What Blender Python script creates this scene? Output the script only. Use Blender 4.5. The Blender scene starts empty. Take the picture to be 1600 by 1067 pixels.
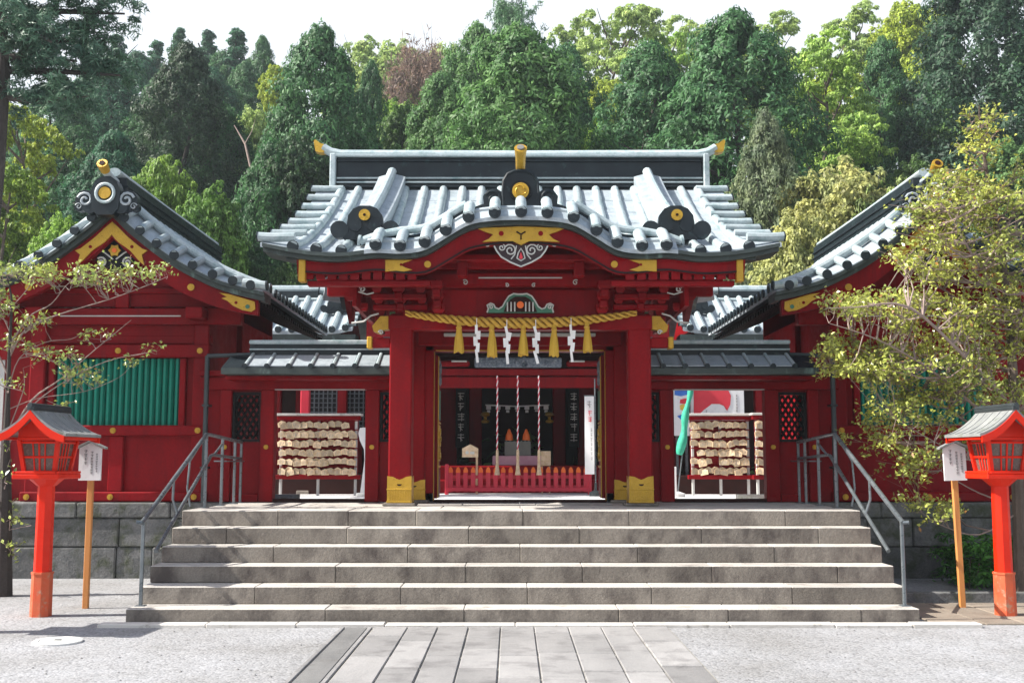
import bpy, bmesh, math, random
import numpy as np
from mathutils import Vector, Matrix

random.seed(7)
rng = np.random.default_rng(7)
SC = bpy.context.scene
COL = SC.collection
R = math.radians

# ------------------------------------------------------------------ camera
CAM_X, CAM_Z, FPX = -0.1, 1.5, 1700.0
PITCH = math.atan(186.5 / FPX)
cam_data = bpy.data.cameras.new('camera')
cam = bpy.data.objects.new('camera', cam_data)
COL.objects.link(cam)
cam_data.sensor_width = 36.0
cam_data.lens = 36.0 * FPX / 1600.0
cam_data.clip_start = 0.1
cam_data.clip_end = 3000.0
cam.location = (CAM_X, 0.0, CAM_Z)
cam.rotation_euler = (R(90) + PITCH, 0, 0)
SC.camera = cam

# ------------------------------------------------------------------ world, sun, exposure
SUN_DIR = Vector((-0.85, -0.10, 0.80)).normalized()      # towards the sun
elev = math.asin(SUN_DIR.z)
w = bpy.data.worlds.new("World")
SC.world = w
w.use_nodes = True
nt = w.node_tree
sky = nt.nodes.new('ShaderNodeTexSky')
sky.sky_type = 'NISHITA'
sky.sun_disc = False
sky.sun_elevation = elev
sky.sun_rotation = math.atan2(SUN_DIR.x, SUN_DIR.y)
sky.air_density = 1.0
sky.dust_density = 2.5
sky.ozone_density = 1.0
bg = nt.nodes['Background']
bg.inputs['Strength'].default_value = 0.10
# white spring haze low in the sky, the same all round, thinning towards the zenith
_g = nt.nodes.new('ShaderNodeTexCoord'); _s = nt.nodes.new('ShaderNodeSeparateXYZ'); nt.links.new(_g.outputs['Generated'], _s.inputs[0])
_nz = nt.nodes.new('ShaderNodeTexNoise'); _nz.inputs['Scale'].default_value = 2.2; _nz.inputs['Detail'].default_value = 5
nt.links.new(_g.outputs['Generated'], _nz.inputs['Vector'])
_ad = nt.nodes.new('ShaderNodeMath'); _ad.operation = 'MULTIPLY_ADD'; _ad.inputs[1].default_value = -0.25; nt.links.new(_nz.outputs['Fac'], _ad.inputs[0]); nt.links.new(_s.outputs['Z'], _ad.inputs[2])
_r = nt.nodes.new('ShaderNodeMapRange'); _r.inputs[1].default_value = 0.30; _r.inputs[2].default_value = 0.48; _r.inputs[3].default_value = 0.95; _r.inputs[4].default_value = 0.05
nt.links.new(_ad.outputs[0], _r.inputs[0])
_m = nt.nodes.new('ShaderNodeMix'); _m.data_type = 'RGBA'; nt.links.new(_r.outputs[0], _m.inputs[0]); nt.links.new(sky.outputs[0], _m.inputs[6]); _m.inputs[7].default_value = (5.6, 5.9, 6.3, 1)
nt.links.new(_m.outputs[2], bg.inputs['Color'])
sd = bpy.data.lights.new('sun', 'SUN')
sd.energy = 5.0
sd.angle = R(0.55)
sd.color = (1.0, 0.95, 0.87)
sun = bpy.data.objects.new('sun', sd)
COL.objects.link(sun)
sun.rotation_euler = SUN_DIR.to_track_quat('Z', 'Y').to_euler()
SC.view_settings.view_transform = 'Standard'
SC.view_settings.look = 'None'
SC.view_settings.gamma = 1.0
SC.view_settings.use_curve_mapping = False
SC.view_settings.exposure = 0.98

cp, sp = math.cos(PITCH), math.sin(PITCH)
def at(u, v, Y):
    """point of the place at depth Y that the photo shows at pixel (u, v)"""
    x = (u - 800.0) / FPX; y = -(v - 533.5) / FPX
    s = Y / (cp - y * sp)
    return Vector((CAM_X + s * x, Y, CAM_Z + s * (sp + y * cp)))

# ------------------------------------------------------------------ materials
def _n(nt, t, **kw):
    n = nt.nodes.new(t)
    for k, v in kw.items(): setattr(n, k, v)
    return n
def _ramp(nt, fac, stops):
    r = nt.nodes.new('ShaderNodeValToRGB')
    e = r.color_ramp.elements
    while len(e) < len(stops): e.new(0.5)
    for i, (p, c) in enumerate(stops):
        e[i].position = p; e[i].color = (*c, 1) if len(c) == 3 else c
    nt.links.new(fac, r.inputs[0])
    return r
def _mix(nt, fac, a, b, mode='MIX'):
    m = nt.nodes.new('ShaderNodeMix'); m.data_type = 'RGBA'; m.blend_type = mode
    for sock, val in ((0, fac), (6, a), (7, b)):
        if hasattr(val, 'is_linked'): nt.links.new(val, m.inputs[sock])
        elif sock == 0: m.inputs[0].default_value = val
        else: m.inputs[sock].default_value = (*val, 1)
    return m.outputs[2]
def _noise(nt, coord, scale, detail=4, rough=0.55, stretch=None):
    t = nt.nodes.new('ShaderNodeTexNoise')
    t.inputs['Scale'].default_value = scale; t.inputs['Detail'].default_value = detail; t.inputs['Roughness'].default_value = rough
    if stretch:
        m = nt.nodes.new('ShaderNodeMapping'); m.inputs['Scale'].default_value = stretch
        nt.links.new(coord, m.inputs[0]); coord = m.outputs[0]
    nt.links.new(coord, t.inputs['Vector'])
    return t.outputs['Fac']
def pmat(name, c1, c2=None, scale=3.0, rough=0.6, metal=0.0, bump=0.0, bscale=40.0, spots=None, spscale=9.0, splow=0.55, sphigh=0.7,
         stretch=None, rnd=0.0, spec=0.5, streak=None, fine=None):
    m = bpy.data.materials.new(name); m.use_nodes = True
    nt = m.node_tree; b = nt.nodes['Principled BSDF']
    tc = nt.nodes.new('ShaderNodeNewGeometry').outputs['Position']
    c2 = c2 or c1
    f = _noise(nt, tc, scale, 5, 0.6, stretch)
    col = _ramp(nt, f, [(0.3, c1), (0.7, c2)]).outputs[0]
    if fine:
        f2 = _noise(nt, tc, fine[0], 3, 0.7)
        g = _ramp(nt, f2, [(0.3, (1 - fine[1],) * 3), (0.7, (1 + fine[1],) * 3)]).outputs[0]
        col = _mix(nt, 1.0, col, g, 'MULTIPLY')
    if spots:
        f3 = _noise(nt, tc, spscale, 6, 0.65, streak)
        k = _ramp(nt, f3, [(splow, (0, 0, 0)), (sphigh, (1, 1, 1))]).outputs[0]
        col = _mix(nt, k, col, spots)
    if rnd:
        oi = nt.nodes.new('ShaderNodeObjectInfo')
        mr = nt.nodes.new('ShaderNodeMapRange'); mr.inputs[3].default_value = 1 - rnd; mr.inputs[4].default_value = 1 + rnd
        nt.links.new(oi.outputs['Random'], mr.inputs[0])
        cb = nt.nodes.new('ShaderNodeCombineColor')
        for i in range(3): nt.links.new(mr.outputs[0], cb.inputs[i])
        col = _mix(nt, 1.0, col, cb.outputs[0], 'MULTIPLY')
    nt.links.new(col, b.inputs['Base Color'])
    b.inputs['Metallic'].default_value = metal
    b.inputs['Specular IOR Level'].default_value = spec
    rr = _ramp(nt, _noise(nt, tc, scale * 4, 4), [(0.3, (max(rough - .1, .03),) * 3), (0.7, (min(rough + .1, 1),) * 3)]).outputs[0]
    nt.links.new(rr, b.inputs['Roughness'])
    if bump:
        bp = nt.nodes.new('ShaderNodeBump'); bp.inputs['Strength'].default_value = bump; bp.inputs['Distance'].default_value = 0.02
        nt.links.new(_noise(nt, tc, bscale, 5, 0.65), bp.inputs['Height'])
        nt.links.new(bp.outputs[0], b.inputs['Normal'])
    return m

RED = pmat('red_lacquer', (0.14, 0.0018, 0.0045), (0.25, 0.0032, 0.0072), 1.6, 0.5, spec=.12, bump=0.06, bscale=18, spots=(0.115, 0.004, 0.008), spscale=6, splow=.54, sphigh=.8, streak=(1, 1, .12), stretch=(1, 1, .25), fine=(30, .12))
DRED = RED
VERM = pmat('vermilion_paint', (0.74, 0.022, 0.002), (0.62, 0.015, 0.002), 4, 0.45, spec=.25, bump=0.04, bscale=25)
VERMFADE = pmat('faded_vermilion', (0.62, 0.075, 0.02), (0.52, 0.12, 0.05), 7, 0.75, bump=0.2, bscale=30, spots=(0.38, 0.25, 0.17), spscale=12)
PATINA = pmat('pale_copper_patina', (0.32, 0.39, 0.41), (0.44, 0.50, 0.52), 2.2, 0.45, bump=0.08, bscale=9, spots=(0.17, 0.27, 0.28), spscale=7, splow=.50, sphigh=.74, rnd=.14, fine=(35, .15), stretch=(1, .3, 1))
PATPAN = pmat('patina_sheet', (0.27, 0.315, 0.345), (0.37, 0.415, 0.45), 3.0, 0.48, bump=0.10, bscale=7, spots=(0.19, 0.235, 0.26), spscale=7, fine=(40, .15), splow=.50, sphigh=.75, rnd=.12)
DARKCU = pmat('dark_weathered_copper', (0.008, 0.013, 0.018), (0.018, 0.028, 0.034), 5, 0.42, spec=.3, bump=0.12, bscale=20, spots=(0.06, 0.11, 0.11), spscale=8, splow=.6, sphigh=.8)
FASC = pmat('grey_green_fascia', (0.022, 0.032, 0.032), (0.042, 0.06, 0.056), 6, 0.55, bump=0.15, bscale=25, spots=(0.14, 0.22, 0.20), spscale=7, splow=.58, sphigh=.75, streak=(1, 1, .25))
GOLD = pmat('gilded_metal', (0.44, 0.255, 0.02), (0.56, 0.34, 0.032), 8, 0.36, metal=0.35, bump=0.45, bscale=55, spots=(0.36, 0.20, 0.03), spscale=20, splow=.6, sphigh=.75)
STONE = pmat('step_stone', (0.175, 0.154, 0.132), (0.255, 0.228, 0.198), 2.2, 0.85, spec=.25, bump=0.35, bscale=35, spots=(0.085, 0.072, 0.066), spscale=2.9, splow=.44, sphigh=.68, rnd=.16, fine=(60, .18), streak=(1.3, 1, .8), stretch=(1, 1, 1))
SUNTREAD = pmat('sunlit_tread_stone', (0.40, 0.375, 0.345), (0.50, 0.475, 0.44), 2.2, 0.8, bump=0.3, bscale=35, spots=(0.24, 0.22, 0.20), spscale=2.4, splow=.54, sphigh=.7, rnd=.06, fine=(60, .10))  # painted paler than the riser stone to add sunlit contrast to the treads
PLINTH = pmat('plinth_stone', (0.085, 0.088, 0.09), (0.17, 0.168, 0.165), 5.5, 0.88, bump=0.9, bscale=16, spots=(0.05, 0.058, 0.032), spscale=4, splow=.47, sphigh=.66, rnd=.28, fine=(45, .25))
SLAB = pmat('path_slab_stone', (0.22, 0.216, 0.215), (0.29, 0.283, 0.28), 2.5, 0.8, bump=0.25, bscale=40, spots=(0.155, 0.15, 0.15), spscale=3.0, splow=.50, sphigh=.7, rnd=.22, fine=(80, .10), stretch=(1, .35, 1))
CURB = pmat('pale_kerb_stone', (0.50, 0.475, 0.44), (0.60, 0.575, 0.54), 4, 0.8, bump=0.3, bscale=40, spots=(0.25, 0.23, 0.20), spscale=6, splow=.58, sphigh=.7, rnd=.08)
BROWNSLAB = pmat('brown_slab_stone', (0.20, 0.165, 0.13), (0.28, 0.235, 0.19), 4, 0.85, bump=0.3, bscale=40, rnd=.12, fine=(60, .12))
DRAIN = pmat('drain_channel_stone', (0.12, 0.12, 0.12), (0.19, 0.188, 0.185), 4, 0.85, bump=0.3, bscale=40, stretch=(1, .3, 1), spots=(.13, .125, .12), spscale=4)
GREEN = pmat('green_paint', (0.010, 0.18, 0.125), (0.014, 0.23, 0.16), 4, 0.5, spec=.25, bump=0.06, bscale=30, rnd=.08)
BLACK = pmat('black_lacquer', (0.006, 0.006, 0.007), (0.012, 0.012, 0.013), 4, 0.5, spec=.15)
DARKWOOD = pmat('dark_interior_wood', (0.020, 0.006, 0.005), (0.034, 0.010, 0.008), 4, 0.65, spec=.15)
WHITE = pmat('white_paint', (0.74, 0.74, 0.75), (0.80, 0.80, 0.80), 5, 0.6, spots=(0.6, 0.6, 0.62), spscale=8)
PAPER = pmat('white_paper', (0.80, 0.80, 0.80), (0.84, 0.84, 0.84), 5, 0.8)
PLASTER = pmat('grey_plaster', (0.48, 0.49, 0.47), (0.56, 0.56, 0.54), 3, 0.85, bump=.1)
STEEL = pmat('grey_painted_steel', (0.12, 0.14, 0.155), (0.20, 0.225, 0.24), 6, 0.33, metal=0.5, bump=.03)
DSTEEL = pmat('dark_painted_steel', (0.03, 0.04, 0.045), (0.05, 0.06, 0.065), 6, 0.45, metal=0.3)
STRAW = pmat('straw_rope', (0.52, 0.30, 0.045), (0.66, 0.43, 0.09), 25, 0.85, spec=.2, bump=.4, bscale=90, spots=(.34, .19, .03), spscale=40)
TASSEL = pmat('golden_straw_tassel', (0.50, 0.30, 0.025), (0.66, 0.42, 0.05), 20, 0.7, bump=.5, bscale=80, stretch=(1, 1, .08))
POLEWOOD = pmat('orange_brown_wood', (0.52, 0.20, 0.05), (0.62, 0.28, 0.08), 6, 0.6, stretch=(1, 1, .1), spots=(.3, .11, .03), spscale=9, streak=(1, 1, .1))
PALEWOOD = pmat('pale_wood', (0.50, 0.34, 0.18), (0.72, 0.58, 0.40), 14, 0.65, rnd=.34)
SHINGLE = pmat('grey_lantern_roof', (0.19, 0.20, 0.20), (0.28, 0.29, 0.285), 5, 0.6, bump=.25, bscale=35, spots=(.12, .14, .10), spscale=7)
INK = pmat('faded_ink', (0.20, 0.19, 0.19), (0.28, 0.27, 0.27), 5, 0.8)
WHITEINK = pmat('white_brush_ink', (0.62, 0.62, 0.58), (0.7, 0.7, 0.66), 5, 0.7)
REDINK = pmat('red_print', (0.62, 0.03, 0.05), (0.70, 0.045, 0.065), 5, 0.6)
PINK = pmat('pink_cloth', (0.62, 0.30, 0.38), (0.70, 0.42, 0.48), 5, 0.8)
BLUEP = pmat('blue_print', (0.03, 0.12, 0.50), (0.05, 0.2, 0.6), 5, 0.6)
YELLOWP = pmat('yellow_print', (0.70, 0.48, 0.05), (0.75, 0.5, 0.1), 5, 0.6)
BLUECARVE = pmat('blue_grey_carving', (0.05, 0.08, 0.13), (0.30, 0.34, 0.38), 22, 0.6, bump=.6, bscale=30)
GREENCARVE = pmat('green_carving', (0.03, 0.13, 0.08), (0.06, 0.2, 0.13), 9, 0.55)
CARVELINE = pmat('pale_carved_outline', (0.45, 0.46, 0.45), (0.55, 0.55, 0.52), 9, 0.6)
PURPLECARVE = pmat('violet_grey_carving', (0.022, 0.010, 0.014), (0.04, 0.016, 0.022), 9, 0.6)
GREYBOX = pmat('grey_offering_box', (0.16, 0.17, 0.15), (0.22, 0.23, 0.2), 5, 0.7)
ORANGETIP = pmat('orange_paint', (0.80, 0.13, 0.01), (0.85, 0.17, 0.015), 5, 0.45)
FENCERED = pmat('crimson_paint', (0.56, 0.022, 0.045), (0.64, 0.03, 0.06), 5, 0.45)
GREENCLOTH = pmat('green_cloth', (0.02, 0.30, 0.19), (0.05, 0.42, 0.28), 14, 0.8, bump=.3, bscale=20)
BARK = pmat('bark', (0.075, 0.055, 0.045), (0.15, 0.115, 0.09), 12, 0.9, bump=.6, bscale=25, stretch=(1, 1, .3))
DBARK = pmat('dark_bark', (0.030, 0.024, 0.022), (0.06, 0.048, 0.042), 8, 0.9, bump=.6, bscale=15, stretch=(1, 1, .3))
TWIG = pmat('pale_twig_bark', (0.22, 0.16, 0.14), (0.32, 0.24, 0.21), 12, 0.85, bump=.2)
CONCRETE = pmat('pale_concrete', (0.62, 0.62, 0.60), (0.70, 0.70, 0.68), 9, 0.8, bump=.2, bscale=50, spots=(.4, .4, .4), spscale=14)

def gravel_mat(name, ca, cb, cc, big):
    m = bpy.data.materials.new(name); m.use_nodes = True
    nt = m.node_tree; b = nt.nodes['Principled BSDF']
    pos = nt.nodes.new('ShaderNodeNewGeometry').outputs['Position']
    v = nt.nodes.new('ShaderNodeTexVoronoi'); v.inputs['Scale'].default_value = 52
    nt.links.new(pos, v.inputs['Vector'])
    sep = nt.nodes.new('ShaderNodeSeparateColor'); nt.links.new(v.outputs['Color'], sep.inputs[0])
    c = _ramp(nt, sep.outputs[0], [(0.0, cc), (0.25, ca), (1.0, cb)]).outputs[0]
    f = _noise(nt, pos, big, 5, 0.6)
    g = _ramp(nt, f, [(0.32, (0.80, 0.78, 0.75)), (0.68, (1.12, 1.12, 1.13))]).outputs[0]
    c = _mix(nt, 1.0, c, g, 'MULTIPLY')
    f4 = _noise(nt, pos, 1.1, 6, 0.7)
    k4 = _ramp(nt, f4, [(0.60, (0, 0, 0)), (0.76, (1, 1, 1))]).outputs[0]
    c = _mix(nt, k4, c, tuple(x * .8 for x in (ca[0], ca[1] * .96, ca[2] * .88)))
    nt.links.new(c, b.inputs['Base Color']); b.inputs['Roughness'].default_value = 0.9
    bp = nt.nodes.new('ShaderNodeBump'); bp.inputs['Strength'].default_value = 0.5; bp.inputs['Distance'].default_value = 0.008
    nt.links.new(v.outputs['Distance'], bp.inputs['Height']); bp.invert = True
    b2 = nt.nodes.new('ShaderNodeBump'); b2.inputs['Strength'].default_value = 0.35; b2.inputs['Distance'].default_value = 0.05
    nt.links.new(_noise(nt, pos, 6, 4), b2.inputs['Height']); nt.links.new(bp.outputs[0], b2.inputs['Normal'])
    nt.links.new(b2.outputs[0], b.inputs['Normal'])
    return m
GRAVEL = gravel_mat('pale_gravel', (0.26, 0.265, 0.275), (0.34, 0.345, 0.36), (0.18, 0.18, 0.185), 0.8)
FLOORDIRT = pmat('forest_floor', (0.03, 0.035, 0.015), (0.07, 0.065, 0.03), 0.4, 0.95, bump=.6, bscale=3, fine=(6, .3))

def leaf_mat(name, transl=0.28, rough=0.55, spec=0.35, patch=1.2, vary=0.55, tint=None):
    """the colour comes from the object's own colour, varied leaf by leaf and branch by branch"""
    m = bpy.data.materials.new(name); m.use_nodes = True
    nt = m.node_tree; b = nt.nodes['Principled BSDF']; out = nt.nodes['Material Output']
    g = nt.nodes.new('ShaderNodeNewGeometry')
    oi = nt.nodes.new('ShaderNodeObjectInfo')
    r = _ramp(nt, g.outputs['Random Per Island'], [(0.0, (1 - vary,) * 3), (0.5, (1,) * 3), (1.0, (1 + vary, 1 + vary, 1 + vary * .8))]).outputs[0]
    c = _mix(nt, 1.0, oi.outputs['Color'], r, 'MULTIPLY')
    f = _noise(nt, g.outputs['Position'], patch, 3)
    p = _ramp(nt, f, [(0.3, (0.72, 0.80, 0.85)), (0.7, (1.28, 1.20, 1.0))]).outputs[0]
    c = _mix(nt, 1.0, c, p, 'MULTIPLY')
    if tint:
        k = _ramp(nt, g.outputs['Random Per Island'], [(tint[0], (0, 0, 0)), (min(tint[0] + .02, 1), (1, 1, 1))]).outputs[0]
        c = _mix(nt, k, c, tint[1])
    nt.links.new(c, b.inputs['Base Color'])
    b.inputs['Roughness'].default_value = rough; b.inputs['Specular IOR Level'].default_value = spec
    t = nt.nodes.new('ShaderNodeBsdfTranslucent'); nt.links.new(c, t.inputs['Color'])
    ms = nt.nodes.new('ShaderNodeMixShader'); ms.inputs[0].default_value = transl
    nt.links.new(b.outputs[0], ms.inputs[1]); nt.links.new(t.outputs[0], ms.inputs[2])
    nt.links.new(ms.outputs[0], out.inputs['Surface'])
    return m
LEAF = leaf_mat('hill_foliage', 0.42)
NEARLEAF = leaf_mat('glossy_leaf', 0.3, 0.32, 0.6, 1.5, 0.55, (0.965, (0.40, 0.20, 0.06)))
PINELEAF = leaf_mat('pine_needles', 0.12, 0.5, 0.4, 0.8, 0.45)

# ------------------------------------------------------------------ mesh helper
class MB:
    def __init__(s, mx=1): s.v = []; s.f = []; s.mi = []; s.mx = mx
    def add(s, vs, fs, mi=0):
        o = len(s.v)
        s.v += [(p[0] * s.mx, p[1], p[2]) for p in vs]
        s.f += [tuple(i + o for i in f) for f in fs]
        s.mi += [mi] * len(fs)
        return s
    def box(s, x0, x1, y0, y1, z0, z1, b=0.0, mi=0, M=None):
        x0, x1 = min(x0, x1), max(x0, x1); y0, y1 = min(y0, y1), max(y0, y1); z0, z1 = min(z0, z1), max(z0, z1)
        lo, hi = (x0, y0, z0), (x1, y1, z1)
        b = min(b, .45 * min(x1 - x0, y1 - y0, z1 - z0))
        if b <= 0:
            vs = [(x, y, z) for z in (z0, z1) for y in (y0, y1) for x in (x0, x1)]
            fs = [(0, 2, 3, 1), (4, 5, 7, 6), (0, 1, 5, 4), (2, 6, 7, 3), (0, 4, 6, 2), (1, 3, 7, 5)]
        else:
            vs = []; idx = {}
            for sx in (0, 1):
                for sy in (0, 1):
                    for sz in (0, 1):
                        c = (sx, sy, sz)
                        for a in range(3):
                            p = []
                            for k in range(3):
                                e = hi[k] if c[k] else lo[k]
                                if k != a: e += -b if c[k] else b
                                p.append(e)
                            idx[c, a] = len(vs); vs.append(tuple(p))
            fs = []
            for a in range(3):
                o = [k for k in range(3) if k != a]
                for sgn in (0, 1):
                    q = []
                    for (p, r) in ((0, 0), (1, 0), (1, 1), (0, 1)):
                        c = [0, 0, 0]; c[a] = sgn; c[o[0]] = p; c[o[1]] = r
                        q.append(idx[tuple(c), a])
                    fs.append(tuple(q))
                for p in (0, 1):
                    for r in (0, 1):
                        c0 = [0, 0, 0]; c0[o[0]] = p; c0[o[1]] = r; c1 = list(c0); c1[a] = 1
                        c0, c1 = tuple(c0), tuple(c1)
                        fs.append((idx[c0, o[0]], idx[c1, o[0]], idx[c1, o[1]], idx[c0, o[1]]))
            for sx in (0, 1):
                for sy in (0, 1):
                    for sz in (0, 1):
                        fs.append(tuple(idx[(sx, sy, sz), a] for a in range(3)))
        if M is not None: vs = [tuple(M @ Vector(p)) for p in vs]
        return s.add(vs, fs, mi)
    def tube(s, path, r, n=8, cap=True, mi=0, capmi=None, squash=1.0):
        P = [Vector(p) for p in path]
        rs = r if isinstance(r, (list, tuple)) else [r] * len(P)
        T = []
        for i in range(len(P)):
            a = P[max(i - 1, 0)]; c = P[min(i + 1, len(P) - 1)]
            T.append((c - a).normalized() if (c - a).length > 1e-9 else Vector((0, 0, 1)))
        ref = Vector((0, 0, 1)) if abs(T[0].z) < .9 else Vector((1, 0, 0))
        U = T[0].cross(ref).normalized()
        vs = []; fs = []
        for i, p in enumerate(P):
            U = (U - T[i] * U.dot(T[i])).normalized(); V = T[i].cross(U)
            for k in range(n):
                a = 2 * math.pi * k / n
                vs.append(tuple(p + (U * math.cos(a) + V * math.sin(a) * squash) * rs[i]))
        for i in range(len(P) - 1):
            for k in range(n):
                k2 = (k + 1) % n
                fs.append((i * n + k, i * n + k2, (i + 1) * n + k2, (i + 1) * n + k))
        s.add(vs, fs, mi)
        if cap:
            o = len(P) - 1
            s.add([vs[k] for k in range(n)], [tuple(reversed(range(n)))], mi if capmi is None else capmi)
            s.add([vs[o * n + k] for k in range(n)], [tuple(range(n))], mi if capmi is None else capmi)
        return s
    def prism(s, poly, y0, y1, mi=0, axis='y'):
        """polygon in (x,z) pushed along y, or in (y,z) pushed along x"""
        n = len(poly)
        if axis == 'y': vs = [(p[0], y, p[1]) for y in (y0, y1) for p in poly]
        elif axis == 'x': vs = [(y, p[0], p[1]) for y in (y0, y1) for p in poly]
        else: vs = [(p[0], p[1], y) for y in (y0, y1) for p in poly]
        fs = [tuple(range(n)), tuple(reversed(range(n, 2 * n)))]
        fs += [(i, (i + 1) % n, n + (i + 1) % n, n + i) for i in range(n)]
        return s.add(vs, fs, mi)
    def disc(s, x, y, z, r, d, n=20, mi=0):
        """short cylinder whose face looks towards -y"""
        return s.prism([(x + r * math.cos(2 * math.pi * k / n), z + r * math.sin(2 * math.pi * k / n)) for k in range(n)], y, y + d, mi)
    def band(s, xs, top, bot, y0, y1, mi=0, axis='y'):
        """strip between two curves, closed, from y0 to y1 (functions of x)"""
        vs = []; fs = []
        for x in xs:
            a, b = top(x), bot(x)
            ys0 = y0(x) if callable(y0) else y0; ys1 = y1(x) if callable(y1) else y1
            q = [(x, ys0, a), (x, ys1, a), (x, ys1, b), (x, ys0, b)]
            if axis == 'x': q = [(p[1], p[0], p[2]) for p in q]
            vs += q
        for i in range(len(xs) - 1):
            for k in range(4):
                k2 = (k + 1) % 4
                fs.append((i * 4 + k, i * 4 + k2, i * 4 + 4 + k2, i * 4 + 4 + k))
        fs += [(0, 1, 2, 3), tuple(reversed(range(4 * len(xs) - 4, 4 * len(xs))))]
        return s.add(vs, fs, mi)
    def sheet(s, grid, thick, mi=0):
        """grid[i][j] points; closed with a copy lowered by thick"""
        a = len(grid); b = len(grid[0])
        top = [tuple(p) for row in grid for p in row]
        bot = [(p[0], p[1], p[2] - thick) for p in top]
        N = a * b; fs = []
        for i in range(a - 1):
            for j in range(b - 1):
                q = (i * b + j, i * b + j + 1, (i + 1) * b + j + 1, (i + 1) * b + j)
                fs.append(q); fs.append(tuple(N + k for k in reversed(q)))
        edge = [(i, 0) for i in range(a)] + [(a - 1, j) for j in range(1, b)] + [(i, b - 1) for i in range(a - 2, -1, -1)] + [(0, j) for j in range(b - 2, 0, -1)]
        for k in range(len(edge)):
            p, q = edge[k], edge[(k + 1) % len(edge)]
            p, q = p[0] * b + p[1], q[0] * b + q[1]
            fs.append((p, q, N + q, N + p))
        return s.add(top + bot, fs, mi)
    def lathe(s, prof, c, n=14, mi=0):
        vs = []; fs = []
        for r, z in prof:
            for k in range(n):
                a = 2 * math.pi * k / n
                vs.append((c[0] + r * math.cos(a), c[1] + r * math.sin(a), c[2] + z))
        for i in range(len(prof) - 1):
            for k in range(n):
                k2 = (k + 1) % n
                fs.append((i * n + k, i * n + k2, (i + 1) * n + k2, (i + 1) * n + k))
        fs += [tuple(reversed(range(n))), tuple(range((len(prof) - 1) * n, len(prof) * n))]
        return s.add(vs, fs, mi)
    def mesh(s, name, mats, org=(0, 0, 0), smooth=True, ang=35):
        me = bpy.data.meshes.new(name)
        o = org
        me.from_pydata([(p[0] - o[0], p[1] - o[1], p[2] - o[2]) for p in s.v], [], s.f)
        for m in (mats if isinstance(mats, (list, tuple)) else [mats]): me.materials.append(m)
        if any(s.mi): me.polygons.foreach_set('material_index', s.mi)
        bm = bmesh.new(); bm.from_mesh(me)
        bmesh.ops.recalc_face_normals(bm, faces=bm.faces)
        bm.to_mesh(me); bm.free()
        if smooth:
            me.polygons.foreach_set('use_smooth', [True] * len(me.polygons))
            me.set_sharp_from_angle(angle=R(ang))
        me.update()
        return me

ORG = {}
def thing(name, label, cat, loc=(0, 0, 0), group=None):
    o = bpy.data.objects.new(name, None); COL.objects.link(o)
    o.location = loc; o['label'] = label; o['category'] = cat
    o.empty_display_size = 0.2
    if group: o['group'] = group
    ORG[o] = Vector(loc)
    return o
def obj(name, mb, mats, parent=None, smooth=True, ang=35):
    org = ORG[parent] if parent is not None else Vector((0, 0, 0))
    me = mb.mesh(name, mats, org, smooth, ang)
    o = bpy.data.objects.new(name, me); COL.objects.link(o)
    if parent is not None: o.parent = parent
    ORG[o] = org
    return o
def inst(name, me, parent, loc=(0, 0, 0), rot=None):
    """one more piece that shares the mesh me; loc in the place's coordinates"""
    org = ORG[parent] if parent is not None else Vector((0, 0, 0))
    o = bpy.data.objects.new(name, me); COL.objects.link(o)
    if parent is not None: o.parent = parent
    o.location = Vector(loc) - org
    if rot: o.rotation_euler = rot
    ORG[o] = org
    return o
def tag(o, label=None, cat=None, group=None, kind=None):
    for k, v in (('label', label), ('category', cat), ('group', group), ('kind', kind)):
        if v: o[k] = v
    return o
def spline(tab):
    xs = [p[0] for p in tab]; zs = [p[1] for p in tab]
    ms = []
    for i in range(len(xs)):
        if i == 0: ms.append((zs[1] - zs[0]) / (xs[1] - xs[0]))
        elif i == len(xs) - 1: ms.append((zs[-1] - zs[-2]) / (xs[-1] - xs[-2]))
        else: ms.append((zs[i + 1] - zs[i - 1]) / (xs[i + 1] - xs[i - 1]))
    def f(x):
        if x <= xs[0]: return zs[0] + ms[0] * (x - xs[0])
        if x >= xs[-1]: return zs[-1] + ms[-1] * (x - xs[-1])
        i = max(k for k in range(len(xs) - 1) if xs[k] <= x)
        h = xs[i + 1] - xs[i]; t = (x - xs[i]) / h
        return ((2 * t**3 - 3 * t**2 + 1) * zs[i] + (t**3 - 2 * t**2 + t) * h * ms[i] + (-2 * t**3 + 3 * t**2) * zs[i + 1] + (t**3 - t**2) * h * ms[i + 1])
    return f
def lin(a, b, n): return [a + (b - a) * i / (n - 1) for i in range(n)]
def scroll(x, z, r, turns=1.4, sgn=1, a0=0.0, n=16):
    """spiral of points in the x,z plane"""
    return [(x + sgn * r * (1 - .8 * k / n) * math.cos(a0 + turns * 2 * math.pi * k / n), z + r * (1 - .8 * k / n) * math.sin(a0 + turns * 2 * math.pi * k / n)) for k in range(n + 1)]
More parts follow.
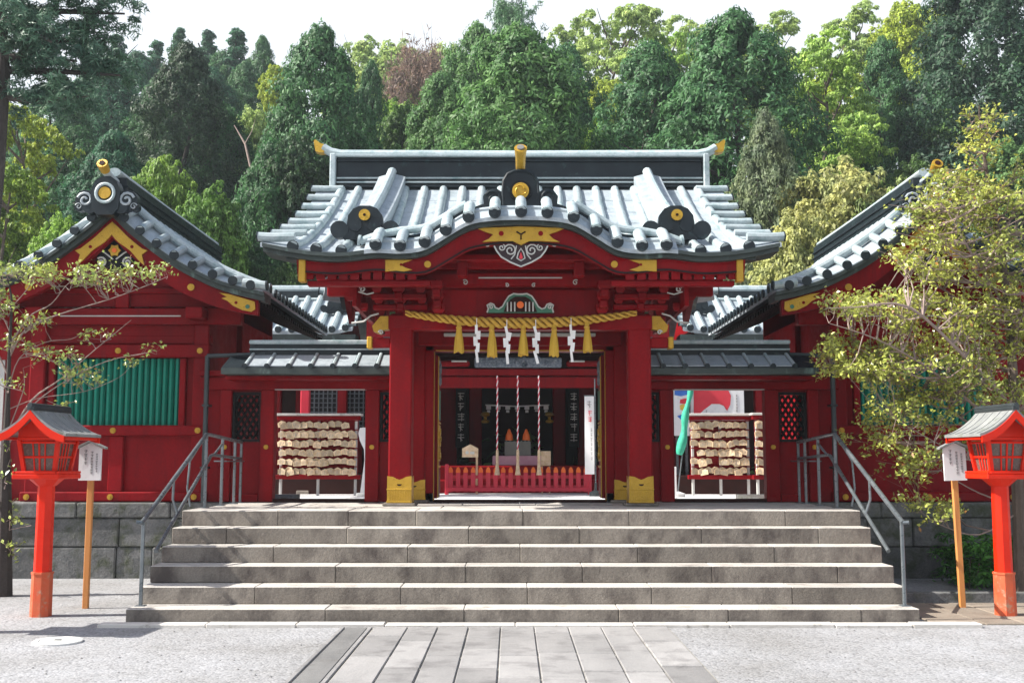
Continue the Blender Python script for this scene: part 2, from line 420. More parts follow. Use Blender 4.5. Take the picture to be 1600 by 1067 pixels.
def glyphs(mb, x, y, z, w, h, count, seed, d=0.004, gap=.15, mi=0, face=-1):
    """a column of brush-like characters on a face looking to -y, from z downwards"""
    rr = random.Random(seed); ch = h / count
    for c in range(count):
        zt = z - c * ch; hh = ch * (1 - gap); t = max(w * .11, .0025)
        for k in range(rr.choice((2, 3, 3))):
            zz = zt - hh * (k + .6 + rr.uniform(-.15, .15)) / 3.2; ww = w * rr.uniform(.35, .5)
            mb.box(x - ww, x + ww, y, y + face * d, zz - t / 2, zz + t / 2, mi=mi)
        xx = x + rr.uniform(-.15, .15) * w
        mb.box(xx - t / 2, xx + t / 2, y, y + face * d * 1.3, zt - hh, zt - hh * .08, mi=mi)
        if rr.random() < .7:
            M = Matrix.Translation((x, y, zt - hh * .7)) @ Matrix.Rotation(rr.choice((-1, 1)) * .8, 4, 'Y')
            mb.box(-w * .3, w * .3, 0, face * d * .8, -t / 2, t / 2, mi=mi, M=M)
    return mb

# ================================================================== the setting
def hill_z(x, y):
    t = max(0.0, y - 24.0 - 9.0 * min(1, max(0, (14 - abs(x)) / 4)))
    z = 0.36 * t if t < 62 else 22.3 + .12 * (t - 62)
    z *= min(1.0, t / 6.0)
    return z + .5 * math.sin(x * .11 + 1.3) * min(1, t / 20) + .4 * math.sin(y * .17 + x * .05) * min(1, t / 20)

mb = MB()
mb.add([(-500, -500, 0), (500, -500, 0), (500, 500, 0), (-500, 500, 0)], [(0, 1, 2, 3)])
g = obj('ground', mb, GRAVEL); tag(g, kind='structure')

mb = MB(); nx, ny = 61, 50
gxs = lin(-150, 150, nx); gys = lin(24.0, 210, ny)
mb.add([(x, y, hill_z(x, y) - .15) for y in gys for x in gxs], [(j * nx + i, j * nx + i + 1, (j + 1) * nx + i + 1, (j + 1) * nx + i) for j in range(ny - 1) for i in range(nx - 1)])
h = obj('hillside', mb, FLOORDIRT); tag(h, kind='structure')

CK = 1.29
COURT_Z = 0.816
LZ = 0.97                                   # height of the landing and the court behind
mb = MB(); mb.box(-9.5, 9.5, 14.64, 34.0, -.5, COURT_Z, .01)
cy_ = obj('courtyard', mb, gravel_mat('courtyard_gravel', (0.62, 0.62, 0.62), (0.76, 0.76, 0.76), (0.45, 0.45, 0.44), 0.9)); tag(cy_, kind='structure')

# paved path, drain, kerb
mb = MB(); mb.box(-1.352, 1.312, -6, 10.05, -.05, .004)
path = obj('path', mb, pmat('pale_mortar', (0.27, 0.255, 0.22), (0.34, 0.325, 0.285), 8, 0.9, bump=.3)); tag(path, kind='structure')
rr = random.Random(3)
xe = [-1.345, -1.035, -.765, -.49, -.20, .10, .405, .70, .985, 1.30]
for c in range(9):
    y = 10.04
    first = True
    while y > 3.5:
        L = rr.uniform(.55, 1.25) * (rr.uniform(.35, 1) if first else 1); first = False
        mb = MB(); dz = rr.uniform(0, .005)
        mb.box(xe[c] + .005 + rr.uniform(-.002, .003), xe[c + 1] - .005, y - L + .011, y - .011, -.03, .016 + dz, .006)
        obj('slab', mb, SLAB, path); y -= L
mb = MB(); mb.box(-1.60, -1.40, -6, 10.03, -.05, .004)
drain = obj('drain_channel', mb, DRAIN); tag(drain, kind='structure')
for x0, x1, m in ((-1.645, -1.605, SLAB), (-1.397, -1.357, SLAB)):
    y = 10.03
    while y > 4:
        L = rr.uniform(.9, 1.3); mb = MB(); mb.box(x0, x1, y - L + .003, y, -.03, .016, .006); obj('edge_stone', mb, m, drain); y -= L
y = 10.02
while y > 4.5:
    L = .6; mb = MB(); mb.box(-1.596, -1.404, y - L + .004, y, -.03, .010, .004); obj('channel_stone', mb, DRAIN, drain); y -= L
kerb = thing('kerb', '', '', (0, 10.12, 0)); del kerb['label'], kerb['category']
tag(kerb, kind='structure')
x = -3.86
while x < 4.15:
    L = min(rr.uniform(.7, 1.3), 4.16 - x); mb = MB()
    a = rr.uniform(-.008, .008)
    mb.box(x + .003, x + L - .003, 10.06 + a, 10.21, -.03, .034 + rr.uniform(-.004, .004), .008); obj('kerb_stone', mb, CURB, kerb); x += L
# brown slabs and kerb to the side of the stairs
pv = thing('side_pavement', '', '', (4.4, 10.8, 0)); del pv['label'], pv['category']; tag(pv, kind='structure')
x = 3.80
for i in range(5):
    L = rr.uniform(.36, .48); mb = MB(); mb.box(x + .006, x + L - .006, 10.24, 11.72, -.03, .014, .005); obj('slab', mb, BROWNSLAB, pv); x += L
x = 3.72
while x < 7.5:
    L = rr.uniform(.8, 1.2); mb = MB(); mb.box(x + .003, x + L - .003, 11.78, 11.9, -.03, .11, .008); obj('kerb_stone', mb, PLINTH, pv); x += L

# ------------------------------------------------------------------ stairs
stairs = thing('stone_stairs', 'wide weathered grey stone stairs of six steps leading up to the red gate', 'stairs', (0, 10.25, 0))
SY = [10.25 + .326 * i for i in range(6)]
SZ = [.145 + .165 * i for i in range(6)]
joints = [[508, 725, 967, 1138, 1346], [398, 626, 824, 1018, 1238], [524, 727, 910, 1113, 1309], [427, 637, 813, 996, 1210], [353, 542, 732, 905, 1096, 1279], [434, 544, 650, 817, 983, 1227]]
for i in range(6):
    v = [962, 931, 896, 865, 837, 810][i]
    ex = [-3.665] + [at(u, v, SY[i]).x for u in joints[i]] + [3.665]
    for a, b in zip(ex, ex[1:]):
        mb = MB(); e = rr.uniform(0, .006)
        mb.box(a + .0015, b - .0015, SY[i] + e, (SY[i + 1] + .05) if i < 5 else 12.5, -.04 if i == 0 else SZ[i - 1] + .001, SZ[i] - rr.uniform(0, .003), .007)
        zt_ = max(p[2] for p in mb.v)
        mb.mi = [1 if all(mb.v[k][2] > zt_ - .009 for k in f) else 0 for f in mb.f]  # top faces get the paler stone with sunlight put into its colour
        obj('stone_block', mb, [STONE, SUNTREAD], stairs)
mb = MB(); mb.box(-3.64, 3.64, 12.0, 14.6, .0, .78)
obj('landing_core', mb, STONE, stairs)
xs = lin(-3.665, 3.665, 9)
for j, (ya, yb) in enumerate(((12.504, 13.25), (13.25, 13.95), (13.95, 14.62))):
    for k in range(8):
        mb = MB(); o_ = .2 * (j % 2) if 0 < k < 8 else 0; o2 = .2 * (j % 2) if k < 7 else 0
        mb.box(xs[k] + o_ + .003, xs[k + 1] + o2 - .003, ya + .003, yb - .003, .75, LZ - .004 - rr.uniform(0, .003), .008); obj('landing_slab', mb, SUNTREAD, stairs)

mc = thing('manhole_cover', 'round pale concrete cover set in the gravel', 'manhole cover', tuple(at(90, 1007, 9.28)) )
c = at(90, 1007, 9.28)
mb = MB(); mb.lathe([(.20, -.03), (.20, .014), (.19, .020), (.155, .020), (.15, .008), (.0, .008)], (c.x, c.y, 0), 28); obj('rim', mb, CONCRETE, mc)
mb = MB(); mb.lathe([(.145, .0), (.145, .012), (.135, .018), (.0, .018)], (c.x, c.y, 0), 28); obj('lid', mb, CONCRETE, mc)
mb = MB(); mb.box(c.x - .03, c.x + .03, c.y - .01, c.y + .01, .01, .026, .003); obj('handle', mb, DSTEEL, mc)

# ================================================================== the gate
gate = thing('shrine_gate', 'red shrine gate with curved gabled tile roof and black ridge at top of stairs', 'gate', (0, 14.2, LZ))
EY, RY, BY = 11.95, 14.02, 16.45
def m_Y(t): return EY + (RY - EY) * t
def bk_Y(Y, back): return 14.38 + (14.02 - Y) * .78 if back else Y
def m_z(t): return 3.80 + 1.24 * (.72 * t + .28 * t * t)
def lift(x, t): return .12 * max(0, (abs(x) - 1.6) / 1.3) ** 2 * (1 - t) ** 1.5
def verge_x(t): return 2.67 + .24 * (1 - t) ** 2
zc_h = spline([(0, 4.225), (.29, 4.215), (.58, 4.165), (.83, 4.02), (1.06, 3.885), (1.33, 3.845), (1.62, 3.855), (1.98, 3.815), (2.28, 3.825), (2.54, 3.86), (2.9, 3.935)])
def zc(x): return zc_h(abs(x))

# main roof skins, front and back
mb = MB()
ts = lin(0, 1, 13)
for yb in (0, 1):
    grid = []
    for t in ts:
        row = []
        for q_ in lin(-1, 1, 41):
            tq = t
            if not yb:                      # the front slope stops where the curved gable breaks through it
                t00 = max(0, min(1, (1.30 - abs(q_ * 2.8)) / .25)) * .42
                tq = t00 + (1 - t00) * t
            x = q_ * verge_x(tq); row.append((x, bk_Y(m_Y(tq), yb), m_z(tq) + lift(x, tq)))
        grid.append(row)
    mb.sheet(grid, .05)
roof = obj('roof', mb, PATPAN, gate)
# standing seams across the pans
mb = MB()
for t in (.22, .38, .54, .70, .86):
    Y = m_Y(t)
    mb.band(lin(-verge_x(t) + .35, verge_x(t) - .35, 12), lambda x: m_z(t) + .006, lambda x: m_z(t) - .02, Y, Y + .02)
obj('seam', mb, PATPAN, roof)
TIPR = .058
def tube_row(xt, xb, t0, t1, back=False, lastcap=True):
    mb = MB(); pts = []
    for t in lin(t0, t1, max(3, int(9 * (t1 - t0)) + 1)):
        x = xb + (xt - xb) * t ** .7
        Y = m_Y(t) - (.03 if t == 0 else 0)
        Y = bk_Y(Y, back)
        pts.append((x, Y, m_z(t) + lift(x, t) + .012))
    # every row is a run of overlapping tiles, each a little narrower at its head
    fine_p = []; fine_r = []
    for a_, b_ in zip(pts, pts[1:]):
        a_, b_ = Vector(a_), Vector(b_); fine_p += [a_, a_.lerp(b_, .94)]; fine_r += [TIPR, TIPR * .89]
    fine_p.append(Vector(pts[-1])); fine_r.append(TIPR * .9)
    mb.tube(fine_p, fine_r, 10, True)
    o = obj('round_tile', mb, PATINA, roof)
    if lastcap and t0 == 0:
        p = pts[0]; s = 1 if back else -1
        mb = MB(); mb.disc(p[0], p[1] + s * .012 - (0 if s < 0 else .02), p[2], TIPR * 1.13, .03, 14); obj('tile_end', mb, DARKCU, roof)
KX = 1.73
for k in range(-6, 7):
    x = .25 * k
    zt = zc(x) + .23 if abs(x) < 1.25 else 3.95
    t0 = 0.0
    while m_z(t0) < zt and t0 < .95: t0 += .01
    tube_row(x, x * 1.04, t0 + .03, 1.0)
for s in (-1, 1):
    tube_row(s * 1.90, s * 2.0, 0, .5); tube_row(s * 2.12, s * 2.28, 0, 1)
    tube_row(s * (2.34), s * 2.54, 0, 1)
    for k in range(10): pass
for k in range(-9, 10):
    x = .25 * k; tube_row(x, x * 1.08, 0, 1, True)
# verge tiles that point sideways off both gable ends
for s in (-1, 1):
    for back in (0, 1):
        for i, t in enumerate((.03, .19, .33, .46, .59, .72, .85, .97)):
            xv = verge_x(t); Y = bk_Y(m_Y(t), back)
            z = m_z(t) + lift(xv, t)
            mb = MB(); mb.tube([(s * (xv - .36), Y, z + .055), (s * (xv - .12), Y, z + .05), (s * (xv + .06), Y, z + (.055 if i else .06))], .040 if i else .052, 10)
            obj('verge_tile', mb, PATINA, roof)
            mb = MB(); mb.tube([(s * (xv + .052), Y, z + (.055 if i else .06)), (s * (xv + .066), Y, z + .06)], .044 if i else .058, 10); obj('tile_end', mb, DARKCU, roof)
        mb = MB(); pts = []
        for t in lin(0, 1, 10):
            xv = verge_x(t) - .32; Y = bk_Y(m_Y(t), back)
            pts.append((s * xv, Y, m_z(t) + lift(xv, t) + .055))
        if back: mb.tube(pts, .06, 10); obj('round_tile', mb, PATINA, roof)

# karahafu (the curved front gable of the roof)
xs = lin(-KX, KX, 41)
mb = MB()
grid = [[(x, 11.80, zc(x) - .035) for x in xs], [(x, 11.95, zc(x) + .075) for x in xs], [(x, 12.10, zc(x) + .155) for x in xs], [(x, 12.26, zc(x) + .19) for x in xs], [(x, 13.3, zc(x) + .20) for x in xs]]
mb.sheet(grid, .045)
kara = obj('curved_gable', mb, PATPAN, gate)
mb = MB()
mb.band(xs, lambda x: zc(x) + .10, lambda x: zc(x) + .06, 11.945, 11.985)
obj('seam', mb, PATPAN, kara)
for x in (0, .29, .58, .83, 1.06, 1.33, 1.60):
    for s in ((-1, 1) if x else (1,)):
        X = s * x
        mb = MB(); mb.tube([(X, 11.77, zc(X) + .01), (X, 11.9, zc(X) + .10), (X, 12.05, zc(X) + .185), (X, 12.22, zc(X) + .235)], .062, 12)
        obj('round_tile', mb, PATINA, kara)
        mb = MB(); mb.disc(X, 11.755, zc(X) + .008, .068, .03, 16); mb.disc(X, 11.748, zc(X) + .008, .035, .01, 12); obj('tile_end', mb, DARKCU, kara)
for s in (-1, 1):
    mb = MB(); mb.tube([(s * x, 12.18, zc(x) + .265 - (.10 * max(0, (x - 1.35) / .4))) for x in lin(.62, KX + .10, 16)], .045, 10)
    obj('rail_tile', mb, PATINA, kara)
    mb = MB(); X = s * (KX + .09); mb.tube([(X, 12.18, zc(KX + .09) + .16), (X + s * .03, 12.18, zc(KX + .09) + .165)], .06, 12); obj('tile_end', mb, PATINA, kara)
    mb = MB(); mb.tube([(s * x, 12.18, zc(x) + .18) for x in lin(.62, 1.4, 12)], .028, 8); obj('rail_tile', mb, DARKCU, kara)

# fascia, bargeboard, rafters
xs = lin(-2.86, 2.86, 61)
mb = MB(); mb.band(xs, lambda x: zc(x) - .032, lambda x: zc(x) - .072, 11.82, 12.3)
mb.band(xs, lambda x: zc(x) - .0725, lambda x: zc(x) - .118, 11.88, 12.32)
obj('fascia', mb, FASC, gate)
xs = lin(-2.46, 2.46, 61)
bw = spline([(0, .19), (.5, .20), (1.0, .19), (1.5, .135), (2.46, .135)])
mb = MB(); mb.band(xs, lambda x: zc(x) - .1185, lambda x: zc(x) - .1185 - bw(abs(x)), 11.97, 12.07); 
obj('bargeboard', mb, RED, gate)
mb = MB(); mb.band(xs, lambda x: zc(x) - .122, lambda x: zc(x) - .14, 11.955, 11.969); obj('bargeboard_bead', mb, RED, gate)
mb = MB(); mb.band(xs, lambda x: zc(x) - .1185 - bw(abs(x)) + .022, lambda x: zc(x) - .1185 - bw(abs(x)) + .002, 11.958, 11.969); obj('bargeboard_bead', mb, BLACK, gate)
for s in (-1, 1):
    mb = MB(); mb.box(s * 2.40, s * 2.475, 11.94, 12.06, 3.48, 3.73, .008); obj('gold_cap', mb, GOLD, gate)
    # swallow-tailed gold fitting and round boss
    x0 = s * 1.52; zz = 3.668
    P = [(0, .055), (.30, .055), (.20, .02), (.17, .0), (.22, -.03), (.30, -.055), (.21, -.075), (.12, -.065), (.0, -.075)]
    mb = MB(mx=s); mb.prism([(1.50 - .05 - p[0] + .06, zz + p[1]) for p in P], 11.945, 11.973)
    o = obj('gold_fitting', mb, GOLD, gate)
    mb = MB(); mb.disc(s * 1.335, 11.940, zz + .002, .015, .01, 10); obj('hole', mb, RED, o)
    mb = MB(); mb.disc(s * 1.04, 11.945, 3.675, .038, .03, 18); mb.disc(s * 1.04, 11.938, 3.675, .02, .01, 12); obj('gold_boss', mb, GOLD, gate)
    for i in range(10):
        x = s * (1.22 + .128 * i)
        mb = MB(); mb.add([(x + dx, Y, z + dz) for (Y, z) in ((12.02, 3.515), (13.35, 4.02)) for dx, dz in ((-.048, 0), (.048, 0), (.048, .095), (-.048, .095))], [(0, 1, 2, 3), (7, 6, 5, 4), (0, 4, 5, 1), (1, 5, 6, 2), (2, 6, 7, 3), (3, 7, 4, 0)])
        obj('rafter', mb, RED, gate)
    mb = MB(); mb.box(s * 1.02, s * 2.40, 12.08, 12.2, 3.455, 3.512, .006); obj('eave_batten', mb, RED, gate)
mb = MB()
for s in (-1, 1): mb.add([(s * 1.1, 12.09, 3.61), (s * 2.44, 12.09, 3.61), (s * 2.44, 13.4, 4.12), (s * 1.1, 13.4, 4.12)], [(0, 1, 2, 3)])
mb.add([(-2.44, 14.2, 4.6), (2.44, 14.2, 4.6), (2.44, 15.9, 3.68), (-2.44, 15.9, 3.68)], [(0, 1, 2, 3)])
obj('soffit', mb, RED, gate)
# raking bargeboards under both verges, front and back
for s in (-1, 1):
    pr = []
    tt = lin(0, 1, 9)
    up = [(m_Y(t), m_z(t) - .075) for t in tt] + [(bk_Y(m_Y(t), 1), m_z(t) - .075) for t in reversed(tt)]
    lo = [(m_Y(t) + .1, m_z(t) - .30) for t in tt] + [(bk_Y(m_Y(t), 1) - .1, m_z(t) - .30) for t in reversed(tt)]
    mb = MB()
    for i in range(len(up) - 1):
        q = [up[i], up[i + 1], lo[i + 1], lo[i]]
        mb.prism(q, s * 2.42, s * 2.50, axis='x')
    obj('gable_bargeboard', mb, RED, gate)
    mb = MB()
    for i in range(len(up) - 1):
        mb.prism([(up[i][0], up[i][1] + .02), (up[i + 1][0], up[i + 1][1] + .02), up[i + 1], up[i]], s * 2.38, s * 2.62, axis='x')
    obj('verge_board', mb, FASC, gate)
    mb = MB(); mb.prism([(12.6, 3.75), (14.2, 4.85), (15.5, 3.85), (15.5, 3.3), (12.6, 3.3)], s * 1.92, s * 1.97, axis='x'); obj('gable_wall', mb, RED, gate)
    for k in range(12):
        x = s * (1.62 + .01 * 0); Y = 14.9 + 1.35 * 0
    for k in range(7):
        x = s * (1.25 + .17 * k)
        mb = MB(); mb.add([(x + dx, Y, z + dz) for (Y, z) in ((14.6, 4.28), (15.85, 3.56)) for dx, dz in ((-.037, 0), (.037, 0), (.037, .085), (-.037, .085))], [(0, 1, 2, 3), (7, 6, 5, 4), (0, 4, 5, 1), (1, 5, 6, 2), (2, 6, 7, 3), (3, 7, 4, 0)])
        obj('rafter', mb, RED, gate)

# ridge
mb = MB(); mb.box(-2.42, 2.42, 14.06, 14.34, 4.90, 5.50, .01); ridge = obj('ridge', mb, DARKCU, gate)
for z, dd, m in ((5.14, .03, PATINA), (5.20, .02, PATINA), (5.08, .045, DARKCU), (5.43, .03, DARKCU)):
    mb = MB(); mb.box(-2.42, 2.42, 14.06 - dd, 14.34 + dd, z, z + .022, .004); obj('ridge_course', mb, m, ridge)
mb = MB(); mb.tube([(-2.62, 14.2, 5.66), (-2.52, 14.2, 5.60), (-2.38, 14.2, 5.57), (0, 14.2, 5.56), (2.38, 14.2, 5.57), (2.52, 14.2, 5.60), (2.62, 14.2, 5.66)], .10, 12, squash=.6); obj('ridge_tile', mb, PATINA, ridge)
mb = MB(); mb.box(-2.46, 2.46, 14.0, 14.4, 5.49, 5.525, .008); obj('ridge_course', mb, PATINA, ridge)
for s in (-1, 1):
    mb = MB(); mb.box(s * 2.425, s * 2.50, 13.98, 14.42, 4.86, 5.53, .012); mb.box(s * 2.40, s * 2.62, 13.98, 14.42, 4.86, 4.99, .012); obj('ridge_end_plate', mb, PATINA, ridge)
    mb = MB(mx=s); mb.prism([(2.60, 5.69), (2.66, 5.71), (2.725, 5.76), (2.745, 5.74), (2.72, 5.60), (2.66, 5.58), (2.60, 5.59)], 14.13, 14.27); obj('gold_ridge_tip', mb, GOLD, ridge)

def lobed_tile(cx, cy, cz, sc, parent, name='ornament_tile', mats=DARKCU, disc=True):
    """black lobed roof ornament: a body and two round side lobes"""
    mb = MB()
    P = [(-.20, -.05), (-.215, .10), (-.20, .22), (-.14, .30), (-.06, .335), (.06, .335), (.14, .30), (.20, .22), (.215, .10), (.20, -.05), (.10, -.075), (0, -.085), (-.10, -.075)]
    mb.prism([(cx + p[0] * sc, cz + p[1] * sc) for p in P], cy, cy + .10)
    for s in (-1, 1):
        mb.disc(cx + s * .30 * sc, cy - .01, cz + .05 * sc, .105 * sc, .10, 16)
        mb.disc(cx + s * .19 * sc, cy - .005, cz - .01 * sc, .08 * sc, .10, 14)
        mb.disc(cx + s * .11 * sc, cy - .02, cz + .10 * sc, .075 * sc, .06, 12)
    return obj(name, mb, mats, parent)

# descending ridges with their lobed ornaments
for s in (-1, 1):
    P = lin(.20, 1.0, 10)
    def kz(t): return m_z(t) + .24 + .05 * (1 - t)
    def kx(t): return s * (1.81 - .13 * t)
    mb = MB()
    for mi, hw, z0, z1 in ((0, .175, -.26, -.03),):
        vs = []; fs = []
        for t in P:
            for dx, dz in ((-hw, z1 - .03), (0, z1 + .02), (hw, z1 - .03), (hw, z0), (-hw, z0)): vs.append((kx(t) + dx, m_Y(t), kz(t) + dz))
        for i in range(len(P) - 1):
            for k in range(5): fs.append((i * 5 + k, i * 5 + (k + 1) % 5, i * 5 + 5 + (k + 1) % 5, i * 5 + 5 + k))
        fs += [(0, 1, 2, 3, 4), tuple(range(5 * len(P) - 5, 5 * len(P)))]
        mb.add(vs, fs)
    dr = obj('descending_ridge', mb, PATPAN, roof)
    mb = MB(); mb.tube([(kx(t), m_Y(t), kz(t) + .01) for t in lin(.18, 1.0, 10)], .06, 10); obj('round_tile', mb, PATINA, roof)
    lobed_tile(kx(.2), m_Y(.2) - .12, m_z(.2) + .09, .98, roof)
    mb = MB(); a = Vector((kx(.19), m_Y(.19) - .14, kz(.19) + .03)); mb.tube([a + Vector((0, .22, .0)), a], .058, 14); mb.tube([a + Vector((0, .0, 0)), a + Vector((0, -.012, 0))], .066, 14)
    o = obj('gold_tile_end', mb, GOLD, roof)
    mb = MB(); mb.disc(a.x, a.y - .02, a.z, .016, .012, 12); obj('hollow', mb, DARKWOOD, roof)

# the great ornament above the curved gable
OY, OZ = 12.48, 4.36
mb = MB()
P = [(-.60, .02), (-.52, .10), (-.43, .13), (-.44, .22), (-.38, .30), (-.29, .32), (-.22, .27), (-.215, .40), (-.16, .50), (-.07, .54), (.07, .54), (.16, .50), (.215, .40), (.22, .27), (.29, .32), (.38, .30), (.44, .22), (.43, .13), (.52, .10), (.60, .02), (.56, -.06), (-.56, -.06)]
mb.prism([(p[0], OZ + p[1]) for p in P], OY, OY + .14)
orn = obj('crest_ornament', mb, DARKCU, gate)
mb = MB()
for s in (-1, 1):
    mb.tube([(p[0], OY - .012, p[1]) for p in scroll(s * .32, OZ + .19, .10, 1.3, s, .5)], .016, 6)
    mb.tube([(p[0], OY - .012, p[1]) for p in scroll(s * .52, OZ + .035, .05, 1.2, s, .5)], .013, 6)
    mb.tube([(s * p[0], OY - .01, OZ + p[1]) for p in ((.20, .05), (.21, .26), (.20, .40), (.15, .485), (.07, .52), (0, .525))], .018, 6)
mb.tube([(-.50, OY - .02, OZ + .03), (-.2, OY - .02, OZ + .0), (.2, OY - .02, OZ), (.5, OY - .02, OZ + .03)], .02, 6)
obj('relief', mb, DARKCU, orn)
mb = MB(); mb.disc(0, OY - .05, OZ + .27, .125, .055, 24); obj('crest_rim', mb, BLACK, orn)
mb = MB(); mb.disc(0, OY - .062, OZ + .27, .098, .02, 24); cd_ = obj('gold_crest', mb, GOLD, orn)
mb = MB()
for k in range(3):
    a = 2 * math.pi * k / 3 + .4
    pts = [(.048 * math.cos(a + q * 2.0), .048 * math.sin(a + q * 2.0)) for q in lin(0, 1, 7)]
    mb.tube([(p[0] * (1 + .5 * i / 6), OY - .063, OZ + .27 + p[1] * (1 + .5 * i / 6)) for i, p in enumerate(pts)], [.026, .024, .02, .016, .012, .008, .004], 8, squash=.5)
obj('comma_relief', mb, YELLOWP and GOLD, orn)
mb = MB(); mb.tube([(0, OY + .35, OZ + .50), (0, OY + .05, OZ + .56), (0, OY - .10, OZ + .66), (0, OY - .2, OZ + .74)], [.05, .055, .06, .075], 14); o = obj('gold_finial', mb, GOLD, orn)
mb = MB(); mb.tube([(0, OY - .195, OZ + .735), (0, OY - .215, OZ + .75)], .042, 12); obj('finial_mouth', mb, DRAIN, orn)

# gold plate and carved pendant under the top of the curved gable
gz = zc(0) - .215
P = [(-.49, .07), (0, .09), (.49, .07), (.40, .03), (.31, .00), (.36, -.05), (.43, -.085), (.22, -.075), (.09, -.075), (0, -.12), (-.09, -.075), (-.22, -.075), (-.43, -.085), (-.36, -.05), (-.31, .0), (-.40, .03)]
mb = MB(); mb.prism([(p[0], gz + p[1]) for p in P], 11.935, 11.972); gp = obj('gold_gable_plate', mb, GOLD, gate)
mb = MB()
for s in (-1, 1): mb.disc(s * .22, 11.93, gz + .01, .028, .01, 12)
obj('hole', mb, RED, gp)
mb = MB()
for s in (-1, 1): mb.tube([(0, 11.93, gz - .06), (0, 11.93, gz + .0), (s * .05, 11.93, gz + .03)], .009, 6)
obj('line_relief', mb, DARKWOOD, gp)
pz = gz - .10
P = [(-.30, .02), (0, .0), (.30, .02), (.28, -.06), (.22, -.14), (.12, -.20), (0, -.25), (-.12, -.20), (-.22, -.14), (-.28, -.06)]
mb = MB(); mb.prism([(p[0], pz + p[1]) for p in P], 11.99, 12.05); pend = obj('carved_pendant', mb, PURPLECARVE, gate)
mb = MB()
mb.tube([(p[0], 11.98, pz + p[1]) for p in [(-.30, -.02)] + [(-.27, -.08), (-.22, -.145), (-.12, -.205), (0, -.255), (.12, -.205), (.22, -.145), (.27, -.08), (.30, -.02)]], .010, 6)
for s in (-1, 1):
    mb.tube([(p[0], 11.98, p[1]) for p in scroll(s * .12, pz - .07, .07, 1.5, s, .6)], .009, 6)
    mb.tube([(s * x, 11.985, pz + .0 + .022 * math.sin(x * 46)) for x in lin(.30, .52, 14)], .009, 6)
mb.tube([(-.045, 11.98, pz - .16), (-.03, 11.98, pz - .10), (0, 11.98, pz - .05), (.03, 11.98, pz - .10), (.045, 11.98, pz - .16), (0, 11.98, pz - .19), (-.045, 11.98, pz - .16)], .008, 6)
for s in (-1, 1):
    mb.tube([(p[0], 11.98, p[1]) for p in scroll(s * .215, pz - .04, .04, 1.3, s, 2.0)], .008, 6)
    mb.tube([(s * .05, 11.98, pz - .02), (s * .07, 11.98, pz - .12), (s * .11, 11.98, pz - .17)], .008, 6)
obj('outline', mb, CARVELINE, pend)
mb = MB(); mb.prism([(-.022, pz - .155), (0, pz - .09), (.022, pz - .155), (0, pz - .175)], 11.975, 11.99); obj('red_drop', mb, REDINK, pend)

# tympanum, beams and frog-leg strut
mb = MB(); mb.band(lin(-1.35, 1.35, 25), lambda x: zc(x) - .03, lambda x: 3.745, 12.62, 12.68); obj('tympanum', mb, RED, gate)
mb = MB(); mb.box(-1.30, 1.30, 12.40, 12.60, 3.80, 3.88, .012); obj('beam', mb, RED, gate)
for s in (-1, 1):
    mb = MB(); mb.box(s * .62, s * .74, 12.42, 12.6, 3.62, 3.80, .012); obj('strut', mb, RED, gate)
mb = MB(); mb.band(lin(-1.40, 1.40, 21), lambda x: 3.70 + .03 * (1 - (x / 1.4) ** 2), lambda x: 3.55 + .035 * (1 - (x / 1.4) ** 2), 12.86, 13.05); rb = obj('rainbow_beam', mb, RED, gate)
mb = MB(); mb.box(-.50, .50, 12.848, 12.858, 3.668, 3.682); 
for s in (-1, 1):
    mb.tube([(p[0], 12.852, p[1]) for p in scroll(s * .66, 3.62, .035, 1.2, s, .8)], .007, 5); mb.tube([(p[0], 12.852, p[1]) for p in scroll(s * .16, 3.585, .026, 1.2, s, .8)], .006, 5)
obj('pale_line', mb, CARVELINE, rb)
mb = MB(); mb.box(-1.42, 1.42, 13.06, 13.12, 3.24, 3.56, .0); obj('back_board', mb, RED, gate)
P = [(-.40, 0), (-.385, .05), (-.40, .09), (-.36, .115), (-.32, .10), (-.30, .06), (-.26, .045), (-.215, .075), (-.18, .14), (-.14, .20), (-.08, .232), (-.03, .225)]
P = P + [(-p[0], p[1]) for p in reversed(P)]
mb = MB(); mb.prism([(p[0], 3.272 + p[1]) for p in P], 12.98, 13.05); kae = obj('frog_leg_strut', mb, GREENCARVE, gate)
mb = MB(); mb.tube([(p[0], 12.975, 3.272 + p[1]) for p in P], .010, 6)
for k in range(8):
    x = -.155 + .044 * k + (.0)
    if abs(x) > .04: mb.box(x - .008, x + .008, 12.965, 12.978, 3.285, 3.40)
for s in (-1, 1): mb.tube([(p[0], 12.972, p[1]) for p in scroll(s * .355, 3.34, .028, 1.2, s, .5)], .008, 6)
obj('outline', mb, CARVELINE, kae)
mb = MB(); mb.prism([(-.20, 3.28), (-.17, 3.36), (-.12, 3.43), (-.06, 3.465), (.06, 3.465), (.12, 3.43), (.17, 3.36), (.20, 3.28)], 12.97, 12.981); obj('dark_panel', mb, DARKWOOD, kae)
mb = MB(); mb.disc(0, 12.955, 3.365, .042, .03, 16); obj('carved_rosette', mb, ORANGETIP, kae)
mb = MB(); mb.box(-1.60, 1.60, 13.08, 13.30, 3.08, 3.26, .012); obj('head_beam', mb, RED, gate)
mb = MB(); mb.box(-.98, .98, 13.95, 14.15, 3.10, 3.14, .005); obj('pale_line', mb, CARVELINE, gate)
mb = MB(); mb.box(-1.32, 1.32, 14.02, 14.2, 2.99, 3.3, .012); obj('inner_beam', mb, RED, gate)

